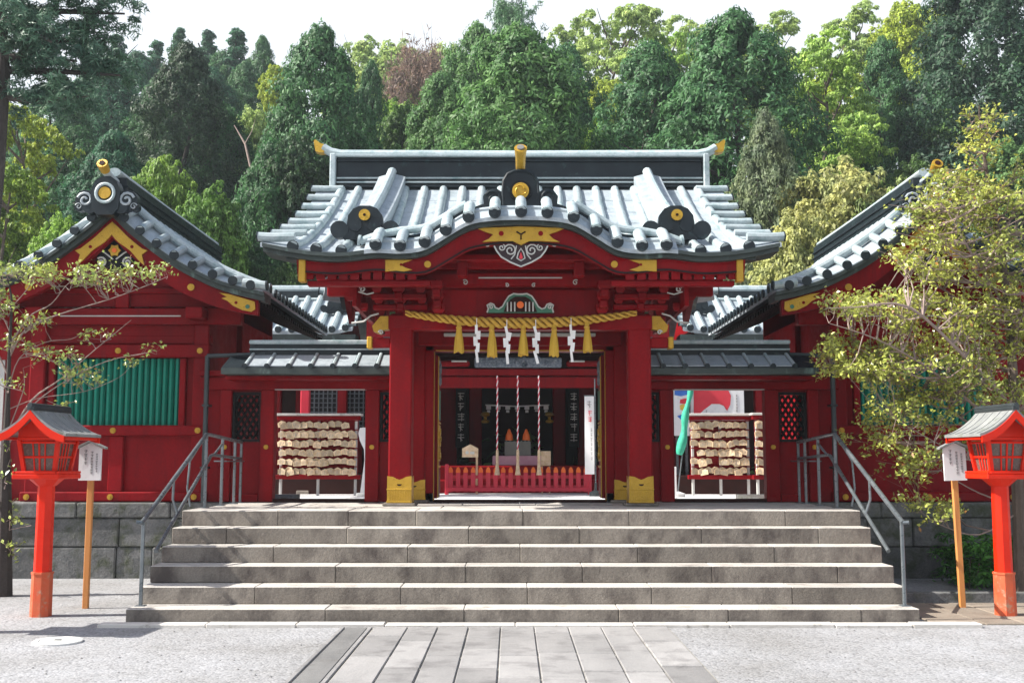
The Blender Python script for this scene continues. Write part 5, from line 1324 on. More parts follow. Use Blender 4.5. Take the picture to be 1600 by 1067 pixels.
# ================================================================== lanterns and notice posts
def lantern(s, x, yc, label, rot=0):
    o = thing('street_lantern', label, 'lantern', (x, yc, 0), 'vermilion wooden lanterns before the stairs')
    P = lambda px, py, pz: (x + px, yc + py, pz)
    def bx(nm, hx, hy, z0, z1, m, par, b=.008, cx=0, cy=0):
        return obj(nm, MB().box(x + cx - hx, x + cx + hx, yc + cy - hy, yc + cy + hy, z0, z1, b), m, par)
    def octo(nm, r0, r1, z0, z1, m, par):
        mb = MB(); n = 8; vs = []
        for r_, z_ in ((r0, z0), (r1, z1)):
            for k in range(n): a = math.pi / 8 + k * math.pi / 4; vs.append(P(r_ * math.cos(a), r_ * math.sin(a), z_))
        mb.add(vs, [tuple(reversed(range(n))), tuple(range(n, 2 * n))] + [(k, (k + 1) % n, n + (k + 1) % n, n + k) for k in range(n)])
        return obj(nm, mb, m, par, ang=20)
    octo('base', .102, .098, -.01, .41, VERMFADE, o); octo('base_rim', .105, .105, .405, .425, VERMFADE, o)
    octo('post', .084, .080, .42, 1.26, VERM, o)
    octo('collar', .088, .17, 1.255, 1.33, VERM, o)
    bx('tray', .235, .235, 1.325, 1.375, VERM, o, .008); 
    for sx in (-1, 1): bx('tray_rim', .012, .235, 1.376, 1.40, VERM, o, .004, sx * .222); 
    for sy in (-1, 1): bx('tray_rim', .20, .012, 1.376, 1.40, VERM, o, .004, 0, sy * .222)
    zb, zt = 1.376, 1.70; wb, wt = .150, .195
    # corner posts leaning outwards, panes and glazing bars
    def quadprism(nm, pts, m, par, th=.02, smooth=False):
        return None
    for sx in (-1, 1):
        for sy in (-1, 1):
            mb = MB(); q = .019
            vs = [P(sx * w_ + dx, sy * w_ + dy, z_) for w_, z_ in ((wb, zb), (wt, zt)) for dx, dy in ((-q, -q), (q, -q), (q, q), (-q, q))]
            mb.add(vs, [(3, 2, 1, 0), (4, 5, 6, 7)] + [(k, (k + 1) % 4, 4 + (k + 1) % 4, 4 + k) for k in range(4)]); obj('corner_post', mb, VERM, o)
    for ax in ('x', 'y'):
        for sg in (-1, 1):
            def F(a, t, off):
                w_ = wb + (wt - wb) * t; z_ = zb + (zt - zb) * t
                d_ = sg * (w_ + off)
                return P(a * w_, d_, z_) if ax == 'y' else P(d_, a * w_, z_)
            mb = MB(); e = .95
            mb.add([F(-e, .02, -.012), F(e, .02, -.012), F(e, .98, -.012), F(-e, .98, -.012), F(-e, .02, -.018), F(e, .02, -.018), F(e, .98, -.018), F(-e, .98, -.018)], [(0, 1, 2, 3), (4, 5, 6, 7), (0, 1, 5, 4), (1, 2, 6, 5), (2, 3, 7, 6), (3, 0, 4, 7)])
            pn = obj('pane', mb, LPANE, o)
            mb = MB()
            def bar(a0, t0, a1, t1, hw=.008):
                A = [F(a0, t0, -.006), F(a1, t1, -.006)]
                mb.tube([A[0], A[1]], hw, 6)
            for a in (-.33, .0, .33): bar(a, .04, a, .96, .009 if a == 0 else .007)
            for t in (.06, .5, .94): bar(-.92, t, .92, t, .012 if t == .5 else .014)
            obj('glazing_bar', mb, VERM, pn)
    bx('top_plate', .21, .21, 1.70, 1.735, VERM, o, .006)
    # gabled roof with sweeping slopes, ridge running away from the viewer
    rz = spline([(0, 2.0), (.09, 1.905), (.2, 1.82), (.31, 1.765), (.36, 1.75)])
    xs = lin(-.36, .36, 21)
    g0 = [[P(px, py, rz(abs(px)) + .012) for px in xs] for py in (-.38, 0, .38)]
    rf = obj('roof', MB().sheet(g0, .028), SHINGLE, o)
    for sy in (-1, 1):
        mb = MB(); mb.band([x + q for q in lin(-.345, .345, 21)], lambda X_: rz(abs(X_ - x)) - .016, lambda X_: rz(abs(X_ - x)) - .095 + .12 * max(0, abs(X_ - x) - .2), yc + sy * .378 - .012, yc + sy * .378 + .012); obj('bargeboard', mb, VERM, o)
        mb = MB(); mb.prism([(x, 1.95), (x - .20, 1.79), (x - .20, 1.735), (x + .20, 1.735), (x + .20, 1.79)], yc + sy * .20 - .01, yc + sy * .20 + .01); obj('gable_board', mb, VERM, o)
        mb = MB(); mb.box(x + sy * .33 - .012, x + sy * .33 + .012, yc - .34, yc + .34, 1.705, 1.735, .004); obj('eave_strip', mb, VERM, o)
    mb = MB(); mb.tube([P(0, -.40, 2.03), P(0, .40, 2.03)], .026, 8); mb.box(x - .035, x + .035, yc - .39, yc + .39, 1.985, 2.022, .006); obj('ridge_cap', mb, DSTEEL, rf)
    mb = MB()
    for py in lin(-.3, .3, 5):
        for s2 in (-1, 1): mb.tube([P(s2 * q, py, rz(q) + .015) for q in lin(.03, .355, 8)], .006, 5)
    obj('roof_batten', mb, SHINGLE, rf)
    if rot: o.rotation_euler = (0, 0, rot)
    return o
LPANE = pmat('smoked_glass_pane', (.10, .07, .06), (.16, .11, .09), 8, .25)
lantern(-1, -4.69, 10.82, 'vermilion wooden lantern standing beside the manhole cover and the bare sapling', R(-4))
lantern(-1, -5.50, 9.72, 'vermilion wooden lantern beyond the sapling whose shadow falls across the manhole cover', R(-4))
lantern(1, 4.70, 10.80, 'vermilion wooden lantern standing under the leafy olive tree', R(3))

def notice(x, y, lean, label, seed):
    o = thing('notice_post', label, 'sign', (x, y, 0), 'small white notices on wooden posts')
    mb = MB(); mb.box(x - .03, x + .03, y - .022, y + .022, -.03, 1.36, .006); obj('post', mb, POLEWOOD, o)
    zb, zt = 1.30, 1.63; hw = .115
    mb = MB(); mb.prism([(x - hw, zb), (x + hw, zb), (x + hw, zt), (x, zt + .06), (x - hw, zt)], y - .045, y - .024); bd = obj('board', mb, WHITE, o)
    mb = MB()
    for s in (-1, 1): mb.add([(x, y - .075, zt + .085), (x + s * (hw + .045), y - .075, zt + .01), (x + s * (hw + .045), y + .01, zt + .01), (x, y + .01, zt + .085), (x, y - .075, zt + .065), (x + s * (hw + .045), y - .075, zt - .008), (x + s * (hw + .045), y + .01, zt - .008), (x, y + .01, zt + .065)], [(0, 1, 2, 3), (4, 5, 6, 7), (0, 1, 5, 4), (1, 2, 6, 5), (2, 3, 7, 6), (3, 0, 4, 7)])
    obj('cap', mb, SHINGLE, o, smooth=False)
    mb = MB()
    glyphs(mb, x - .045, y - .0455, zt - .01, .036, .16, 4, seed, .002); glyphs(mb, x + .02, y - .0455, zt - .03, .03, .24, 8, seed + 1, .002); glyphs(mb, x + .07, y - .0455, zt - .05, .024, .2, 8, seed + 2, .002)
    obj('lettering', mb, INK, bd)
    o.rotation_euler = (0, lean, 0)
    return o
notice(-4.47, 11.38, 0, 'small white notice on an orange-brown post beside the lantern near the manhole cover', 21)
notice(4.51, 11.36, R(-1.2), 'small white notice on a slightly leaning orange-brown post under the olive tree', 31)

# ================================================================== foliage
def leaf_mesh(name, C, N, L, W, mat, rg, aspect_jit=.35):
    """one diamond-shaped leaf at each centre C facing N"""
    n = len(C)
    N = N / np.maximum(np.linalg.norm(N, axis=1, keepdims=True), 1e-6)
    ref = rg.normal(size=(n, 3)); T = np.cross(N, ref); T /= np.maximum(np.linalg.norm(T, axis=1, keepdims=True), 1e-6)
    B = np.cross(N, T)
    l = (L * (1 + aspect_jit * rg.uniform(-1, 1, n)))[:, None]; w_ = (W * (1 + aspect_jit * rg.uniform(-1, 1, n)))[:, None]
    fold = N * (w_ * .25)
    V = np.empty((n, 4, 3))
    V[:, 0] = C - T * l * .5; V[:, 1] = C + B * w_ * .5 + fold; V[:, 2] = C + T * l * .5; V[:, 3] = C - B * w_ * .5 + fold
    me = bpy.data.meshes.new(name)
    me.vertices.add(4 * n); me.vertices.foreach_set('co', V.reshape(-1))
    me.loops.add(4 * n); me.loops.foreach_set('vertex_index', np.arange(4 * n))
    me.polygons.add(n); me.polygons.foreach_set('loop_start', np.arange(n) * 4); me.polygons.foreach_set('loop_total', np.full(n, 4))
    me.materials.append(mat); me.update(calc_edges=True)
    return me
def clumps_to_leaves(cc, cr, per, rg, flat=1.0, outward=None, up=.6, axis=None):
    """leaves over the upper shell of every clump"""
    n = len(cc); d = rg.normal(size=(n * per, 3)); d /= np.linalg.norm(d, axis=1, keepdims=True)
    d[:, 2] = np.where(rg.uniform(size=len(d)) < .7, np.abs(d[:, 2]), d[:, 2])
    rad = np.repeat(cr, per) * rg.uniform(.55, 1.08, n * per)
    C = np.repeat(cc, per, axis=0) + d * rad[:, None] * np.array([1, 1, flat])
    N = d + np.array([0, 0, up]) + .55 * rg.normal(size=d.shape)
    return C, N
def crown(kind, seed):
    rg = np.random.default_rng(seed)
    if kind == 'cedar':            # rounded cone, unit: radius 3, height 12
        n = 520; hh = rg.uniform(0, 1, n) ** .9; th = rg.uniform(0, 2 * np.pi, n)
        prof = 3.0 * np.minimum(1, 1.50 * np.clip(1 - hh, 0, 1) ** .56) * np.clip(.6 + hh * 2, 0, 1)
        lob = 1 + .15 * np.sin(th * 3 + hh * 9 + seed) + .13 * np.sin(th * 5 - hh * 15 + seed * 2) + .07 * np.sin(hh * 33 + th)
        r = prof * lob * rg.uniform(.70, 1.08, n)
        cc = np.stack([r * np.cos(th), r * np.sin(th), 1.2 + hh * 10.8], 1); cr = (.34 + .30 * (1 - hh)) * rg.uniform(.7, 1.25, n)
        C, N = clumps_to_leaves(cc, cr, 96, rg, 1.15, up=.35)
        out = cc[:, :2] / np.maximum(np.linalg.norm(cc[:, :2], axis=1, keepdims=True), .1)
        N[:, :2] += .7 * np.repeat(out, 96, axis=0)
        return leaf_mesh('cedar_crown', C, N, .20, .075, LEAF, rg)
    if kind == 'slim':             # narrow ragged cedar with gaps near the top
        n = 210; hh = rg.uniform(0, 1, n) ** .95; th = rg.uniform(0, 2 * np.pi, n)
        r = (1.9 * (1 - hh) ** .85 + .12) * (1 + .35 * np.sin(hh * 40 + th * 2)) * rg.uniform(.45, 1.0, n)
        cc = np.stack([r * np.cos(th), r * np.sin(th), 1.5 + hh * 10.5], 1); cr = (.28 + .26 * (1 - hh)) * rg.uniform(.7, 1.2, n)
        C, N = clumps_to_leaves(cc, cr, 90, rg, .6, up=.5)
        return leaf_mesh('slim_crown', C, N, .22, .085, LEAF, rg)
    if kind == 'broad':            # round crown of billowing boughs
        nb = 30; d = rg.normal(size=(nb, 3)); d /= np.linalg.norm(d, axis=1, keepdims=True); d[:, 2] = np.abs(d[:, 2]) * 1.05 - .28
        bc = d * np.array([2.3, 2.3, 2.2]) * rg.uniform(.7, 1.05, (nb, 1)) + np.array([0, 0, 6.2]); br = rg.uniform(.7, 1.25, nb)
        k = 22; e = rg.normal(size=(nb * k, 3)); e /= np.linalg.norm(e, axis=1, keepdims=True)
        cc = np.repeat(bc, k, axis=0) + e * np.repeat(br, k)[:, None] * rg.uniform(.6, 1.05, (nb * k, 1)) * np.array([1, 1, .8]); cr = rg.uniform(.18, .36, nb * k)
        C, N = clumps_to_leaves(cc, cr, 52, rg, .7, up=.8); N += .5 * np.repeat(e, 52, axis=0)
        return leaf_mesh('broad_crown', C, N, .18, .10, LEAF, rg)
    if kind == 'layered':          # airy crown of flat sprays in tiers
        nb = 44; h = rg.uniform(0, 1, nb); th = rg.uniform(0, 2 * np.pi, nb)
        r = 3.0 * np.sqrt(rg.uniform(.05, 1, nb)) * np.clip(1.15 - .8 * np.abs(h - .35), .2, 1)
        bc = np.stack([r * np.cos(th), r * np.sin(th), 3.2 + 5.8 * h - .12 * r], 1); br = rg.uniform(.75, 1.45, nb)
        k = 18; a = rg.uniform(0, 2 * np.pi, nb * k); q = np.sqrt(rg.uniform(0, 1, nb * k))
        cc = np.repeat(bc, k, axis=0) + np.stack([q * np.cos(a), q * np.sin(a), -.35 * q**2 + .08 * rg.normal(size=nb * k)], 1) * np.repeat(br, k)[:, None]; cr = rg.uniform(.2, .36, nb * k)
        C, N = clumps_to_leaves(cc, cr, 46, rg, .35, up=1.1)
        return leaf_mesh('layered_crown', C, N, .18, .095, LEAF, rg)
    if kind == 'bare':             # thin hazy crown of twigs and buds
        nb = 34; d = rg.normal(size=(nb, 3)); d /= np.linalg.norm(d, axis=1, keepdims=True); d[:, 2] = np.abs(d[:, 2])
        bc = d * np.array([2.6, 2.6, 1.7]) * rg.uniform(.5, 1, (nb, 1)) + np.array([0, 0, 6.0]); k = 240
        C = np.repeat(bc, k, axis=0) + rg.normal(size=(nb * k, 3)) * .34; N = rg.normal(size=C.shape)
        return leaf_mesh('bare_crown', C, N, .34, .045, LEAF, rg)
    if kind == 'pine':             # tufted pads on long limbs
        nb = 70; h = rg.uniform(0, 1, nb); th = rg.uniform(0, 2 * np.pi, nb)
        r = (3.4 - 2.1 * h) * rg.uniform(.25, 1.05, nb)
        bc = np.stack([r * np.cos(th), r * np.sin(th), 4.0 + 8.0 * np.round(h * 7) / 7 + .3 * rg.normal(size=nb)], 1)
        k = 12; cc = np.repeat(bc, k, axis=0) + rg.normal(size=(nb * k, 3)) * np.array([.5, .5, .15]); cr = rg.uniform(.2, .34, nb * k)
        C, N = clumps_to_leaves(cc, cr, 26, rg, .8, up=.2)
        return leaf_mesh('pine_crown', C, N, .30, .05, PINELEAF, rg)
def trunk_mesh(kind, seed):
    q = random.Random(seed); mb = MB()
    H = {'cedar': 10.5, 'slim': 11.3, 'broad': 7.2, 'layered': 8.2, 'bare': 7.0, 'pine': 11.6}[kind]
    pts = [(q.uniform(-.12, .12) * k, q.uniform(-.12, .12) * k, H * k / 5 - (.6 if k == 0 else 0)) for k in range(6)]
    r0 = {'cedar': .30, 'slim': .22, 'broad': .22, 'layered': .2, 'bare': .17, 'pine': .26}[kind]
    mb.tube(pts, [r0 * (1 - .16 * k) for k in range(6)], 9)
    for k in range(12 if kind in ('broad', 'layered', 'bare', 'pine') else 6):
        f = q.uniform(.3, .95); i = min(int(f * 5), 4); b = Vector(pts[i]).lerp(Vector(pts[i + 1]), f * 5 - i); a = q.uniform(0, 6.28); L = q.uniform(1.2, 2.7) * (1.2 - .6 * f)
        rise = q.uniform(.2, .9) if kind != 'pine' else q.uniform(-.05, .2)
        p1 = b + Vector((math.cos(a), math.sin(a), rise)) * L * .5; p2 = b + Vector((math.cos(a + .25), math.sin(a + .25), rise * 1.2)) * L
        mb.tube([b, p1, p2], [r0 * .32, r0 * .2, r0 * .06], 6)
        if kind == 'bare':
            for _ in range(4):
                d2 = Vector((q.uniform(-1, 1), q.uniform(-1, 1), q.uniform(.1, 1))); mb.tube([p1, p1 + d2 * .7, p1 + d2 * 1.3 + Vector((0, 0, .1))], [r0 * .14, r0 * .08, r0 * .03], 5)
    return mb.mesh(kind + '_trunk', DBARK if kind in ('cedar', 'slim', 'pine') else BARK)
LIB = {}
for kind, cnt in (('cedar', 6), ('slim', 3), ('broad', 5), ('layered', 3), ('bare', 1), ('pine', 2)):
    LIB[kind] = [(crown(kind, 100 + 7 * i + len(kind)), trunk_mesh(kind, 50 + i)) for i in range(cnt)]
UNIT = {'cedar': (3.1, 12.2), 'slim': (1.9, 12.2), 'broad': (3.2, 9.2), 'layered': (3.6, 9.2), 'bare': (3.0, 8.2), 'pine': (3.5, 12.4)}
NAMES = {'cedar': 'cedar_tree', 'slim': 'slim_cedar_tree', 'broad': 'broadleaf_tree', 'layered': 'maple_tree', 'bare': 'budding_tree', 'pine': 'pine_tree'}
tree_n = 0
def tree(kind, u, vtop, hw, Y, col, label, group='trees on the wooded hillside', zmul=1.0):
    """crown axis seen at u with its top at vtop and half width hw pixels, standing at depth Y"""
    global tree_n
    top = at(u, vtop, Y); R_ = hw * (Y / (cp + .25 * sp)) / FPX
    zg = hill_z(top.x, Y) - .15 if Y > 24 else 0.0
    Hh = top.z - zg
    me, tr = LIB[kind][tree_n % len(LIB[kind])]; ur, uh = UNIT[kind]
    o = thing(NAMES[kind], label, 'tree', (top.x, Y, zg), group)
    rot = (tree_n * 2.39996) % 6.283
    if kind == 'bare': rot = 1.0
    c = bpy.data.objects.new('crown', me); COL.objects.link(c); c.parent = o
    t = bpy.data.objects.new('trunk', tr); COL.objects.link(t); t.parent = o
    sx = R_ / ur * (1.22 if kind == 'cedar' else 1.15); sz = Hh / uh
    # very tall needs: lift a squat crown on a longer trunk instead of stretching it
    if sz > 2.2 * sx and kind in ('broad', 'layered', 'bare'):
        cz = 2.2 * sx; c.location.z = Hh - uh * cz; t.scale = (sx, sx, sz)
    else:
        cz = sz; t.scale = (max(sx, .6), max(sx, .6), sz)
    c.scale = (sx, sx, cz)
    for q in (c, t): q.rotation_euler = (0, 0, rot)
    c.color = (*col, 1)
    tree_n += 1
    return o
DK = (.055, .15, .058); DK2 = (.078, .19, .080); MID = (.115, .24, .080); GREY = (.190, .24, .14); BRI = (.26, .43, .075); YEL = (.38, .47, .065); PALE = (.38, .50, .18)
BEI = (.30, .32, .13); BUD = (.26, .18, .16); BLU = (.062, .165, .10)
T = tree
# skyline, far
T('slim', 185, 52, 40, 74, BLU, 'thin ragged cedar on the skyline beside the dark pine boughs')
T('slim', 246, 60, 42, 72, BLU, 'small thin cedar low on the skyline behind the pine branch tips')
T('slim', 281, 43, 38, 76, BLU, 'thin pointed cedar on the skyline just above the big dark cedar')
T('slim', 326, 46, 46, 75, BLU, 'thin cedar with knobbly top on the skyline past the big dark cedar')
T('slim', 372, 42, 48, 70, BLU, 'taller open cedar on the skyline, first of the close pair')
T('cedar', 410, 60, 32, 68, DK2, 'rounded cedar on the skyline, second of the close pair beside the pale gap tree')
T('broad', 602, 32, 78, 80, PALE, 'pale green round treetop on the skyline above the dark narrow gap')
T('layered', 560, 62, 50, 80, PALE, 'pale feathery tree behind the big cedar by the dark narrow gap')
T('broad', 690, 36, 66, 82, PALE, 'pale green treetop behind the pinkish budding tree')
T('bare', 664, 60, 62, 62, BUD, 'pinkish grey budding tree without leaves on the hillside')
T('layered', 640, 110, 60, 66, BRI, 'bright green layered tree under the pinkish budding tree')
T('pine', 793, -26, 66, 66, DK2, 'dark spreading pine rising into the sky above the gate ridge')
T('layered', 965, -2, 95, 66, PALE, 'tall pale green spreading tree against the sky beside the skyline pine')
T('layered', 900, 30, 60, 72, PALE, 'pale green tree right behind the spreading skyline tree')
T('broad', 945, 98, 46, 58, YEL, 'yellow green bushy tree below the tall pale spreading tree')
T('layered', 1078, 22, 70, 76, PALE, 'thin pale tree in the skyline notch before the broad conical cedar')
T('layered', 1040, 40, 60, 70, BRI, 'light green tree between the pale skyline tree and the conical cedar')
T('layered', 1205, 28, 80, 72, PALE, 'pale feathery tree peeping over the broad conical cedar')
T('layered', 1290, 44, 92, 44, (.34, .50, .13), 'light green tree of flat tiers beside the broad conical cedar')
T('layered', 1340, 6, 70, 70, PALE, 'thin pale treetop against the sky above the narrow cedar')
T('broad', 1425, -24, 75, 66, YEL, 'yellow green bushy treetop above the narrow cedar at the top edge')
T('layered', 1300, 110, 70, 56, YEL, 'yellow green tree of drooping tiers beside the narrow cedar')
# mid hillside
T('cedar', 92, 118, 62, 47, DK2, 'dark cedar under the pine boughs above the hall with visible slats')
T('cedar', 170, 92, 66, 54, BLU, 'bluish dark cedar between the pine boughs and the big dark cedar')
T('cedar', 292, 72, 72, 44, (.045, .085, .045), 'big near-black cedar above the visible hall ridge')
T('cedar', 348, 165, 60, 46, DK, 'dark cedar low beside the leaning bare stem')
T('broad', 432, 88, 30, 56, YEL, 'bright yellow green tree squeezed between the skyline pair and the big cedar')
T('broad', 393, 148, 44, 48, PALE, 'pale sparse tree beside the leaning bare stem')
T('cedar', 503, 46, 92, 39, DK2, 'big rounded cedar above the ridge end on the sapling side')
T('cedar', 580, 100, 36, 50, DK, 'dark narrow cedar in the gap next to the big rounded cedar')
T('broad', 628, 140, 52, 45, (.085, .165, .045), 'round green tree with sunny top above the gate ridge')
T('cedar', 745, 42, 74, 52, MID, 'tall green cedar behind the great central cedar')
T('cedar', 812, 48, 122, 38, MID, 'great central cedar rising above the middle of the gate ridge')
T('cedar', 690, 118, 70, 43, MID, 'green cedar on the shoulder of the great central cedar beside the round tree')
T('cedar', 885, 74, 66, 46, DK2, 'dark cedar on the far shoulder of the great central cedar')
T('broad', 930, 150, 42, 52, (.13, .22, .055), 'light green bush tree in the gap between the central and grey green cedars')
T('cedar', 1012, 72, 94, 41, DK2, 'grey green cedar above the ridge end on the olive tree side')
T('cedar', 1148, 24, 122, 39, DK2, 'broad conical cedar, the largest one on the olive tree side of the gate')
T('cedar', 1378, 64, 48, 47, DK2, 'narrow upright cedar with bare stem below its crown')
T('cedar', 1535, -70, 115, 44, (.045, .100, .060), 'huge dark cedar filling the top corner over the olive tree')
T('broad', 1455, 150, 60, 46, (.16, .29, .10), 'green bushy tree below the huge corner cedar')
T('broad', 1580, 190, 70, 40, (.16, .29, .10), 'green tree beside the olive tree under the huge corner cedar')
T('cedar', 1195, 180, 66, 34, GREY, 'grey green ragged cedar just off the gate ridge end')
T('broad', 1312, 192, 112, 33, (.44, .45, .19), 'beige green blossoming tree above the roof of the tree-screened hall')
T('broad', 1245, 300, 78, 31, (.42, .44, .18), 'beige green bushy tree low beside the gate roof corner')
T('broad', 1395, 256, 84, 31, (.26, .33, .12), 'dull green bushy tree above the verge of the tree-screened hall')
T('broad', 1215, 385, 60, 35, (.30, .36, .12), 'low olive bushy tree behind the inner gallery roof')
T('broad', 1295, 372, 66, 34, (.34, .38, .15), 'low beige green bush tree behind the tree-screened hall roof')
# left lower mass
T('layered', 40, 158, 88, 33, (.34, .42, .07), 'yellow green maple of flat tiers near the edge above the visible hall')
T('layered', 15, 250, 95, 29, (.22, .33, .06), 'green maple of drooping tiers low at the picture edge beside the visible hall')
T('broad', 100, 318, 48, 27, (.27, .44, .08), 'bright green bushy tree peeping over the slope of the visible hall roof')
T('broad', 262, 205, 72, 33, (.22, .35, .07), 'dark tree with sunlit yellow green leaves above the visible hall ridge')
T('broad', 330, 262, 70, 31, (.15, .28, .065), 'leafy green tree between the visible hall ridge and the gate roof')
T('cedar', 180, 210, 70, 36, BLU, 'bluish cedar right behind the ornament of the visible hall')
T('cedar', 425, 226, 70, 36, DK, 'dark cedar filling the space before the gate roof corner')
T('broad', 470, 190, 66, 36, (.055, .11, .05), 'dark green bushy tree under the big rounded cedar')
T('broad', 398, 330, 60, 35, (.065, .15, .055), 'green bush tree just above the visible hall eave')
T('broad', 448, 392, 50, 34, (.08, .16, .05), 'low green bush behind the inner gallery roof on the sapling side')
T('broad', 520, 226, 60, 36, (.09, .13, .05), 'olive tree crown touching the gate ridge tip')
T('cedar', 1085, 178, 66, 44, DK, 'dark cedar at the foot of the broad conical cedar')
T('broad', 940, 170, 50, 45, BRI, 'light green bush tree low behind the gate ridge past the crest')
T('broad', 640, 195, 60, 41, MID, 'small green bush tree low behind the gate ridge before the crest')
T('broad', 1500, 300, 70, 30, (.10, .17, .06), 'green bush tree behind the olive tree and hall ridge')
T('broad', 1590, 330, 70, 28, (.16, .24, .06), 'light green bush tree at the picture edge behind the olive tree')

# trees that close the slope between those one can single out
for i, (k_, u_, v_, h_, Y_, c_) in enumerate((('cedar', 215, 84, 56, 64, BLU), ('cedar', 300, 88, 50, 70, BLU), ('cedar', 348, 84, 50, 70, DK2), ('cedar', 160, 96, 60, 66, BLU), ('cedar', 262, 112, 46, 62, DK2), ('cedar', 330, 108, 46, 60, BLU), ('cedar', 385, 100, 44, 62, DK2), ('cedar', 445, 110, 44, 60, DK),
        ('broad', 560, 84, 60, 68, PALE), ('broad', 610, 118, 66, 58, BRI), ('broad', 705, 84, 66, 64, BRI), ('cedar', 760, 80, 60, 66, MID), ('broad', 860, 70, 60, 64, BRI), ('broad', 985, 110, 60, 58, (.15, .25, .06)), ('broad', 1060, 100, 60, 60, (.13, .22, .06)),
        ('broad', 1130, 70, 60, 64, BRI), ('broad', 1235, 120, 70, 54, (.11, .20, .055)), ('broad', 1290, 180, 70, 48, (.09, .18, .05)), ('broad', 1350, 130, 60, 56, BRI), ('broad', 1430, 60, 70, 60, YEL), ('cedar', 1470, 90, 60, 52, DK2), ('cedar', 1600, 60, 80, 50, DK2), ('cedar', 20, 170, 70, 52, BLU), ('cedar', 120, 200, 60, 46, DK), ('broad', 1180, 270, 60, 36, (.08, .15, .05)), ('broad', 1340, 330, 60, 31, (.12, .19, .06)), ('cedar', 250, 150, 60, 52, DK), ('cedar', 560, 160, 60, 46, DK), ('broad', 1430, 230, 60, 40, (.10, .18, .055)))):
    T(k_, u_, v_, h_, Y_, c_, ('dark' if k_ == 'cedar' else 'light green') + ' tree half hidden in the dense wood of the hillside', 'half hidden trees filling the wooded hillside')

# the leaning pale stem on the hillside
a, b, c_ = at(392, 262, 39), at(383, 225, 39.3), at(366, 196, 39.6)
o = thing('bare_stem', 'pale leaning bare tree stem on the hillside between dark cedars', 'tree', (a.x, 39, hill_z(a.x, 39)))
mb = MB(); mb.tube([(a.x + .15, 39, hill_z(a.x, 39) - .2), tuple(a), tuple(b), tuple(c_)], [.07, .055, .04, .015], 8); mb.tube([tuple(b), tuple(b + Vector((.25, 0, .5))), tuple(b + Vector((.3, .2, 1.0)))], [.025, .015, .006], 6); obj('trunk', mb, TWIG, o)

# ---- understorey covering the slope: one mass nobody could count
rg = np.random.default_rng(77); n = 2600
px_ = rg.uniform(-70, 70, n); py_ = rg.uniform(26.5, 100, n)
cc = np.stack([px_, py_, np.array([hill_z(x, y) for x, y in zip(px_, py_)]) + rg.uniform(.2, 1.6, n)], 1); cr = rg.uniform(.6, 1.3, n)
C, N = clumps_to_leaves(cc, cr, 60, rg, .8, up=.6)
me = leaf_mesh('undergrowth', C, N, .36, .18, LEAF, rg)
o = bpy.data.objects.new('undergrowth', me); COL.objects.link(o); o.color = (.15, .28, .085, 1); tag(o, kind='stuff', label='dense green undergrowth between the trees of the hillside')

# ---- pine reaching in at the upper left: trunk and pads of needles
PY = 21.0
base = at(-10, 200, PY)
o = thing('pine_tree', 'dark pine with needle pads reaching in at the top corner against the sky', 'tree', (base.x, PY, 0))
mb = MB(); tp = [(base.x - .15, PY, -.2), (base.x - .05, PY, 4), tuple(at(-4, 260, PY)), tuple(at(6, 120, PY)), tuple(at(2, 0, PY)), tuple(at(-6, -160, PY))]
mb.tube(tp, [.24, .19, .14, .12, .10, .06], 10); 
pads = []
rg = np.random.default_rng(5); q = random.Random(5)
limbs = [((6, 30), (90, 18), (195, 22)), ((6, 70), (110, 62), (170, 78)), ((4, 110), (90, 112), (188, 118)), ((2, 10), (70, -20), (150, -12)), ((2, 150), (60, 158), (140, 150)), ((0, 55), (-60, 40), (-120, 50)), ((4, 90), (60, 88), (120, 96)), ((0, -40), (60, -60), (110, -70)), ((2, 125), (-50, 130), (-110, 140)), ((2, 35), (50, 50), (80, 66))]
for L in limbs:
    dy = q.uniform(-1.2, 1.2)
    P3 = [at(L[0][0], L[0][1], PY), at(L[1][0], L[1][1], PY + dy * .5), at(L[2][0], L[2][1], PY + dy)]
    mb.tube(P3, [.09, .06, .02], 7)
    for k in range(36):
        t = q.uniform(.15, 1.0); p = P3[0].lerp(P3[1], t * 2) if t < .5 else P3[1].lerp(P3[2], t * 2 - 1)
        pads.append((p.x + q.gauss(0, .22), p.y + q.gauss(0, .45), p.z + q.gauss(.06, .17)))
obj('trunk', mb, DBARK, o)
cc = np.array(pads); cr = rg.uniform(.13, .24, len(cc))
C, N = clumps_to_leaves(cc, cr, 75, rg, .8, up=.2)
me = leaf_mesh('crown', C - np.array([base.x, PY, 0]), N, .17, .030, PINELEAF, rg)
c = bpy.data.objects.new('crown', me); COL.objects.link(c); c.parent = o; c.color = (.065, .14, .095, 1)

